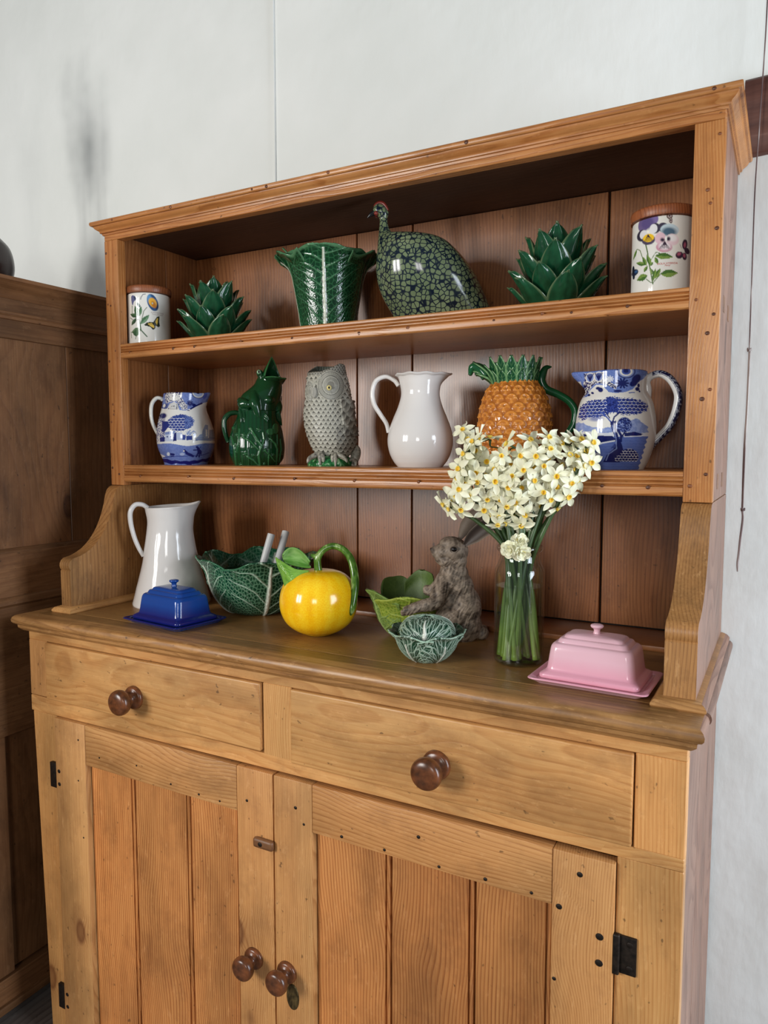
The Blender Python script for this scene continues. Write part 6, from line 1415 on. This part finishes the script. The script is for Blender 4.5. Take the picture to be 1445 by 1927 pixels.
wrap_leaf('cabbage_leaf', t, M['matteleaf'], -PI / 2 + .12, 1.9, [(a * .98, b * .95) for a, b in CZ], droop=.14, curl=.004, ruffle=.08, seed=42, pal=pal2, vein=rv(42), off=.002, **kw)
wrap_leaf('cabbage_leaf', t, M['matteleaf'], PI / 2 + .55, 1.5, [(a * .85, b * 1.10) for a, b in CZ], droop=.20, curl=-.004, ruffle=.03, seed=43, pal=pal3, vein=rv(43), off=0, **kw)
wrap_leaf('cabbage_leaf', t, M['matteleaf'], PI / 2 - .55, 1.5, [(a * .80, b * 1.24) for a, b in CZ], droop=.22, curl=-.006, ruffle=.03, seed=44, pal=pal3, vein=rv(44), off=.001, **kw)

# ---------------------------------------------------------------- glass jar of narcissi
fr = Fr('vase'); vz = Fr('vase', (.2076, 820, 780)); A = np.array(fr.A)
t = thing('glass_jar_vase', 'clear greenish glass bottling jar used as a vase for cut narcissi', 'vase', fr.A, fr.rz)
def thin(name, tint, ior):
    s = NT(name); t_ = s.n('BsdfTransparent'); t_.inputs[0].default_value = tint; g_ = s.n('BsdfGlossy'); g_.inputs['Roughness'].default_value = .02; f_ = s.n('LayerWeight'); f_.inputs[0].default_value = .5; fo = s.math('ADD', ior, s.math('MULTIPLY', s.math('POWER', f_.outputs['Facing'], 4.0), .65))
    m_ = s.n('MixShader'); s.put(m_.inputs[0], fo); s.put(m_.inputs[1], t_.outputs[0]); s.put(m_.inputs[2], g_.outputs[0]); s.put(s.t.nodes['Material Output'].inputs[0], m_.outputs[0]); return s
gl = thin('green_tinted_glass', (.94, .97, .945, 1), .045); wa = thin('vase_water', (.975, .985, .965, 1), .01)
Rv = .0405; out = [(0, .0), (.030, .0002), (.0375, .0016), (.0402, .006), (Rv, .012), (Rv, .06), (Rv, .120), (Rv, .146), (.0395, .156), (.0355, .165), (.0330, .172), (.0325, .182), (.0345, .185), (.0372, .1875), (.0375, .1925), (.0352, .1955), (.0318, .1962)]
inn = [(.0296, .1955), (.0288, .190), (.0288, .172), (.0315, .164), (.0360, .155), (.0378, .146), (.0380, .120), (.0380, .012), (.036, .0075), (.028, .0062), (0, .006)]
pr = np.vstack([lin_rs(cr(np.array(out), 90), 90), lin_rs(cr(np.array(inn), 70), 70)])
revolve('glass', pr, gl.m, t, 96)
wl = .1285; revolve('water', [(0, .0064), (.028, .0064), (.0358, .0078), (.03785, .0124), (.03785, wl), (.0372, wl - .0006), (0, wl - .0006)], wa.m, t, 72, sharp=40)['label'] = 'water filling the jar to two thirds'
petm = NT('narcissus_petal'); pg_ = petm.n('TexCoord').outputs['Object']; w_ = petm.noise(pg_, 60, 2)
petm.set(Base_Color=petm.ramp(w_, [(.3, rgba((228, 226, 190))), (.7, rgba((242, 240, 216)))])); petm.b.inputs['Roughness'].default_value = .5; petm.b.inputs['Subsurface Weight'].default_value = 0
corm = NT('narcissus_cup'); q_ = corm.n('SeparateXYZ'); corm.put(q_.inputs[0], corm.n('TexCoord').outputs['Object'])
corm.set(Base_Color=corm.ramp(corm.math('MULTIPLY', q_.outputs[2], 260), [(.0, rgba((198, 130, 14))), (.35, rgba((232, 182, 26))), (1, rgba((244, 218, 96)))])); corm.b.inputs['Roughness'].default_value = .5
stm = NT('stem_green'); n_ = stm.noise(stm.vmath('MULTIPLY', stm.n('TexCoord').outputs['Object'], (1, 1, .2)), 120, 2); z_ = stm.n('SeparateXYZ'); stm.put(z_.inputs[0], stm.n('TexCoord').outputs['Object'])
stm.set(Base_Color=stm.mix(stm.ramp(stm.math('MULTIPLY', z_.outputs[2], 4.5), [(.02, g1(0)), (.65, g1(1))]), stm.ramp(n_, [(.3, rgba((106, 130, 44))), (.7, rgba((146, 168, 78)))]), stm.ramp(n_, [(.3, rgba((46, 68, 36))), (.7, rgba((72, 94, 52)))]))); stm.b.inputs['Roughness'].default_value = .35
def petal_mesh(seed, L=.0158, Wd=.0047, pointed=True):
    nu, nv = 7, 10; u = np.linspace(-1, 1, nu); v = np.linspace(0, 1, nv); U, V = np.meshgrid(u, v, indexing='ij'); r = random.Random(seed)
    W = Wd * (np.interp(V, [0, .25, .5, .75, .92, 1], [.42, .82, .98, .68, .28, .02]) if pointed else np.interp(V, [0, .3, .6, .85, 1], [.4, .8, 1, .9, .3]))
    x = .0022 + V * L; y = U * W; z = .0010 + (-.10 + r.uniform(-.12, .12)) * L * V ** 2 + r.uniform(-.0006, .0006) * U + .0012 * U ** 2 * r.choice([1, 1, -.6]) + .0004 * np.exp(-(U / .2) ** 2)
    y = y + r.uniform(-.0012, .0012) * V ** 2; z = z + r.uniform(-.002, .002) * V * U
    o = mesh_np('petal', np.stack([x, y, z], -1).reshape(-1, 3), [gridF(nu, nv)], petm.m, None, True); me = o.data; bpy.data.objects.remove(o); return me
PM = [petal_mesh(i) for i in range(5)]; DM = [petal_mesh(20 + i, .0085, .0042, False) for i in range(4)]
def corona_mesh():
    o = revolve('flower', [(0, .0003), (.0016, .0003), (.0027, .0015), (.0033, .0032), (.0036, .0038), (.0034, .0040), (.0029, .0033), (.0022, .0018), (.0012, .0010), (0, .0010)], corm.m, None, 14); me = o.data; bpy.data.objects.remove(o); return me
CM = corona_mesh()
FLW = [(250, 155), (350, 265), (275, 365), (275, 435), (230, 495), (385, 530), (215, 570), (285, 625), (400, 610), (235, 670), (200, 720), (318, 722), (130, 840), (243, 845), (480, 762), (445, 860), (603, 775), (555, 610), (548, 510), (618, 570), (700, 575), (600, 400), (778, 403), (797, 518), (785, 673), (880, 615), (905, 410), (670, 660), (735, 800), (655, 820), (525, 900), (585, 910), (638, 975), (570, 985), (815, 900), (780, 1000), (965, 720), (1022, 780), (1085, 680), (1080, 590), (1190, 420), (1115, 318), (1010, 262), (850, 275), (1205, 290), (1325, 390), (1230, 540), (1310, 510), (1250, 430), (1385, 315), (1020, 360), (970, 500), (890, 715), (660, 300), (500, 240), (1175, 760), (1085, 860), (75, 800), (420, 240), (1290, 290), (1370, 480), (1200, 650), (340, 440), (470, 440), (690, 470), (880, 520), (960, 600), (440, 690), (740, 720), (560, 700), (1000, 440), (330, 560), (1120, 500), (1140, 590), (160, 760), (700, 900), (840, 780), (480, 560), (380, 340), (300, 240), (1260, 620), (940, 840), (1040, 690)]
rf = random.Random(11); heads = []
ca, sa = math.cos(fr.rz), math.sin(fr.rz)
for i, (x, y) in enumerate(FLW):
    e = 1 - ((x - 740) / 760) ** 2 - ((y - 580) / 520) ** 2; d = .048 * math.sqrt(max(e, 0.02)) - .012 + rf.uniform(-.008, .008) - (.020 if i >= 62 else 0)
    p = list(vz.P(x, y, d)); wy = A[1] + p[0] * sa + p[1] * ca
    if wy > .180: p[1] -= (wy - .180) / ca
    out_ = Vector(((x - 740) / 700, -1.0 + rf.uniform(-.2, .3), -(y - 600) / 560)); out_ += Vector((rf.uniform(-.5, .5), 0, rf.uniform(-.5, .4)))
    if i in (53, 54, 58, 56): out_.y *= .1; out_.z -= .5
    heads.append((Vector(p), out_.normalized(), i))
# stems: cluster the heads
tops = [(260, 330), (240, 560), (170, 800), (400, 500), (340, 700), (560, 560), (480, 820), (620, 900), (700, 650), (640, 350), (830, 420), (800, 800), (900, 560), (1000, 330), (960, 740), (1090, 520), (1150, 760), (1210, 420), (1330, 380), (1250, 600)]
tv = []
for x, y in tops:
    e = 1 - ((x - 740) / 760) ** 2 - ((y - 580) / 520) ** 2; p = list(vz.P(x, y + 60, .020 * math.sqrt(max(e, 0)) - .016)); wy = A[1] + p[0] * sa + p[1] * ca
    if wy > .172: p[1] -= (wy - .172) / ca
    tv.append(Vector(p))
groups = [[] for _ in tops]
for h in heads:
    j = min(range(len(tv)), key=lambda q: ((h[0] - tv[q]).length + .01 * len(groups[q]) * .6)); groups[j].append(h)
LAB = 'cream narcissus stem with small yellow-cupped flowers in the glass jar bouquet'
def put_flower(T, p, d, s, double=False):
    f = bpy.data.objects.new('flower', CM); COL.objects.link(f); f.parent = T
    q = d.to_track_quat('Z', 'Y'); f.location = p; f.rotation_mode = 'QUATERNION'; f.rotation_quaternion = q; f.scale = (s, s, s)
    rot0 = rf.uniform(0, 1)
    if not double:
        for m in range(6):
            o = bpy.data.objects.new('petal', rf.choice(PM)); COL.objects.link(o); o.parent = f
            o.rotation_euler = (rf.uniform(-.15, .15), rf.uniform(-.16, .22) + (.10 if m % 2 else -.02), rot0 + m * PI / 3 + rf.uniform(-.07, .07)); o.scale = (rf.uniform(.9, 1.08),) * 3
    else:
        for m in range(20):
            o = bpy.data.objects.new('petal', rf.choice(DM)); COL.objects.link(o); o.parent = f; ring = m // 7
            o.rotation_euler = (rf.uniform(-.3, .3), -.1 - .42 * ring + rf.uniform(-.15, .15), rot0 + m * 2 * PI / 7 + ring * .4); o.scale = (1 - .2 * ring,) * 3
            o.location = (0, 0, .0006 * ring)
    return f
NS = len(tops)
for j, g in enumerate(groups):
    T = thing('narcissus', LAB, 'narcissus', fr.A, fr.rz, 'cream narcissi in the glass jar')
    top = tv[j]; a = 2 * PI * (j * .618 % 1); rr = .008 + .014 * ((j * .37) % 1)
    nx = max(-.021, min(.021, top.x * .22)); neck = Vector((nx + .004 * math.cos(a), -.012 * math.sin(a) * .9, .185))
    bx = max(-.032, min(.032, -.031 + .062 * ((j * 7 % NS) / (NS - 1)))); by = .026 * math.sin(a * 1.3 + .4)
    r_ = math.hypot(bx, by); 
    if r_ > .0325: by = math.copysign(math.sqrt(max(0, .0325 ** 2 - bx * bx)), by)
    bot = Vector((bx, by, .0085)); mid1 = bot.lerp(neck, .55)
    V, F = tube('x', [bot, mid1, neck, neck.lerp(top, .55) + Vector((0, 0, .01)), top], [.0050, .0048, .0038, .0033, .0029], None, n=12, k=44, raw=True, flat=1.15, ref=(.3, 1, 0))
    parts_ = [(V, F)]
    for p, d, i in g:
        b = p - d * .013; parts_.append(tube('x', [top, top.lerp(b, .5) + Vector((0, 0, .006)), b, p - d * .002], [.0012, .0011, .0012, .0024], None, n=8, k=16, raw=True))
    V, F = joinVF(parts_); mesh_np('stem', V, F, stm.m, T)
    for p, d, i in g: put_flower(T, p, d, rf.uniform(1.12, 1.36))
# strap leaves / flowerless stalks filling the jar
for j in range(9):
    a = j * 2.4 + .5; T = thing('narcissus_stalk', 'bare dark green stalk among the narcissi in the glass jar', 'stalk', fr.A, fr.rz, 'flowerless stalks in the glass jar')
    tp = Vector(vz.P(*[(470, 700), (560, 800), (620, 760), (700, 800), (900, 780), (960, 820), (1000, 800), (780, 780), (860, 700)][j], .006)); wy = A[1] + tp[0] * sa + tp[1] * ca
    if wy > .175: tp.y -= (wy - .175) / ca
    neck = Vector((max(-.022, min(.024, tp.x * .5)), .016 * math.sin(a), .185)); bot = Vector((-neck.x * .7 + .012 * math.cos(a), .022 * math.sin(a + 1), .0085))
    tube('stalk', [bot, bot.lerp(neck, .5), neck, neck.lerp(tp, .5), tp], [.0042, .0040, .0036, .0034, .0016], stm.m, T, n=12, k=40, ref=(.2, 1, 0), flat=1.3)
T = thing('narcissus', 'short double-flowered cream narcissus with two rosettes at the rim of the glass jar', 'narcissus', fr.A, fr.rz)
p1 = Vector(vz.P(680, 1195, .040)); p2 = Vector(vz.P(775, 1225, .040)); p3 = Vector(vz.P(760, 1135, .036)); tp = Vector(vz.P(720, 1230, .024)); bot = Vector((-.004, -.020, .0085))
pp_ = [tube('x', [bot, Vector((0, -.02, .1)), Vector((.0, -.022, .185)), tp], [.0035, .0033, .003, .0026], None, n=12, k=30, raw=True)] + [tube('x', [tp, tp.lerp(q, .5), q + Vector((0, .004, -.001))], [.0014, .0012, .002], None, n=8, k=10, raw=True) for q in (p1, p2, p3)]
V, F = joinVF(pp_); mesh_np('stem', V, F, stm.m, T)
put_flower(T, p1, Vector((-.35, -1, -.1)).normalized(), 1.5, True); put_flower(T, p2, Vector((.3, -1, -.35)).normalized(), 1.5, True); put_flower(T, p3, Vector((.2, -.9, .5)).normalized(), 1.4, True)

# ---------------------------------------------------------------- hanging cord, vase on the cupboard
cm_ = NT('twisted_cord'); nn = cm_.noise(cm_.vmath('MULTIPLY', cm_.n('TexCoord').outputs['Object'], (1, 1, .12)), 60, 3)
cm_.set(Base_Color=cm_.ramp(nn, [(.35, rgba((78, 58, 58))), (.52, rgba((120, 100, 96))), (.62, rgba((196, 188, 182)))])); cm_.b.inputs['Roughness'].default_value = .8
T = thing('cord', 'thin knotted brown cord hanging down the white wall right of the dresser', 'cord', (1.333, .470, 1.62))
def ln(pts): return [(x - 1.333, y - .470, z - 1.62) for x, y, z in pts]
revolve('nail', [(0, -.012), (.003, -.012), (.003, .012), (0, .012)], M['iron'], T, 12).rotation_euler = (PI / 2, 0, 0)
tube('string', ln([(1.337, .470, 1.62), (1.3375, .468, 1.35), (1.3373, .466, 1.0836), (1.3330, .462, .90), (1.3315, .462, .8497), (1.3300, .466, .7788), (1.3306, .468, .65), (1.331, .468, .5243)]), .0011, cm_.m, T, n=8, k=60)
tube('string', ln([(1.3312, .468, .5243), (1.3306, .467, .42), (1.3290, .467, .347), (1.3296, .468, .2425)]), .0014, cm_.m, T, n=8, k=30)
tube('string', ln([(1.3325, .467, .5243), (1.3318, .466, .42), (1.3305, .466, .347), (1.3306, .467, .2425)]), .0012, cm_.m, T, n=8, k=30)
tube('string', ln([(1.3300, .468, .2425), (1.3312, .468, .225), (1.3285, .467, .19), (1.3270, .467, .165), (1.3258, .467, .145), (1.3262, .467, .1315)]), [.0016, .0018, .0019, .0018, .0020, .0012], cm_.m, T, n=8, k=40)
for z in (.5243, .2425):
    P_ = [(1.331 + .0028 * math.cos(a * 1.0), .467 - .0028 * math.sin(a), z + .0022 * math.sin(a * 2.3) + a * .0002) for a in np.linspace(0, 9, 22)]
    tube('knot', ln(P_), .0012, cm_.m, T, n=8, k=80)
T = thing('dark_vase', 'dark brown rounded vase on top of the left cupboard, cut by the frame edge', 'vase', (-.392, .172, .7305))
# vase stands just outside the left edge of the frame with tall dried stems
revolve('body', cr(np.array([(0, 0), (.045, 0), (.05, .004), (.068, .04), (.078, .08), (.070, .125), (.045, .155), (.034, .175), (.040, .190), (.036, .190), (.030, .175), (.0, .02)]), 60), simple('dark_brown_glaze', (38, 26, 24), .25), T, 48)
rr_ = random.Random(4); dm = simple('dried_stem', (120, 100, 76), .7)
for q in range(7):
    a = rr_.uniform(-.5, 3.4); L = rr_.uniform(.25, .50); dx = math.cos(a) * .06 * rr_.uniform(.2, 1) - .02 ; dy = math.sin(a) * .04
    pts = [Vector((0, 0, .03)), Vector((dx * .2, dy * .2, .19)), Vector((dx * .6, dy * .6, .19 + L * .5)), Vector((dx, dy, .19 + L))]
    ps = [tube('x', pts, [.003, .003, .002, .001], None, n=8, k=24, raw=True)]
    for z in range(6):
        f_ = .45 + .09 * z; c_ = pts[1].lerp(pts[3], f_); sd = 1 if z % 2 else -1
        ps.append(ellipsoid(c_ + Vector((sd * .016, 0, .012)), (.018, .003, .008), 8, -sd * .7))
    V, F = joinVF(ps); mesh_np('dried_stem', V, F, dm, T)['label'] = 'tall dried leafy stem'
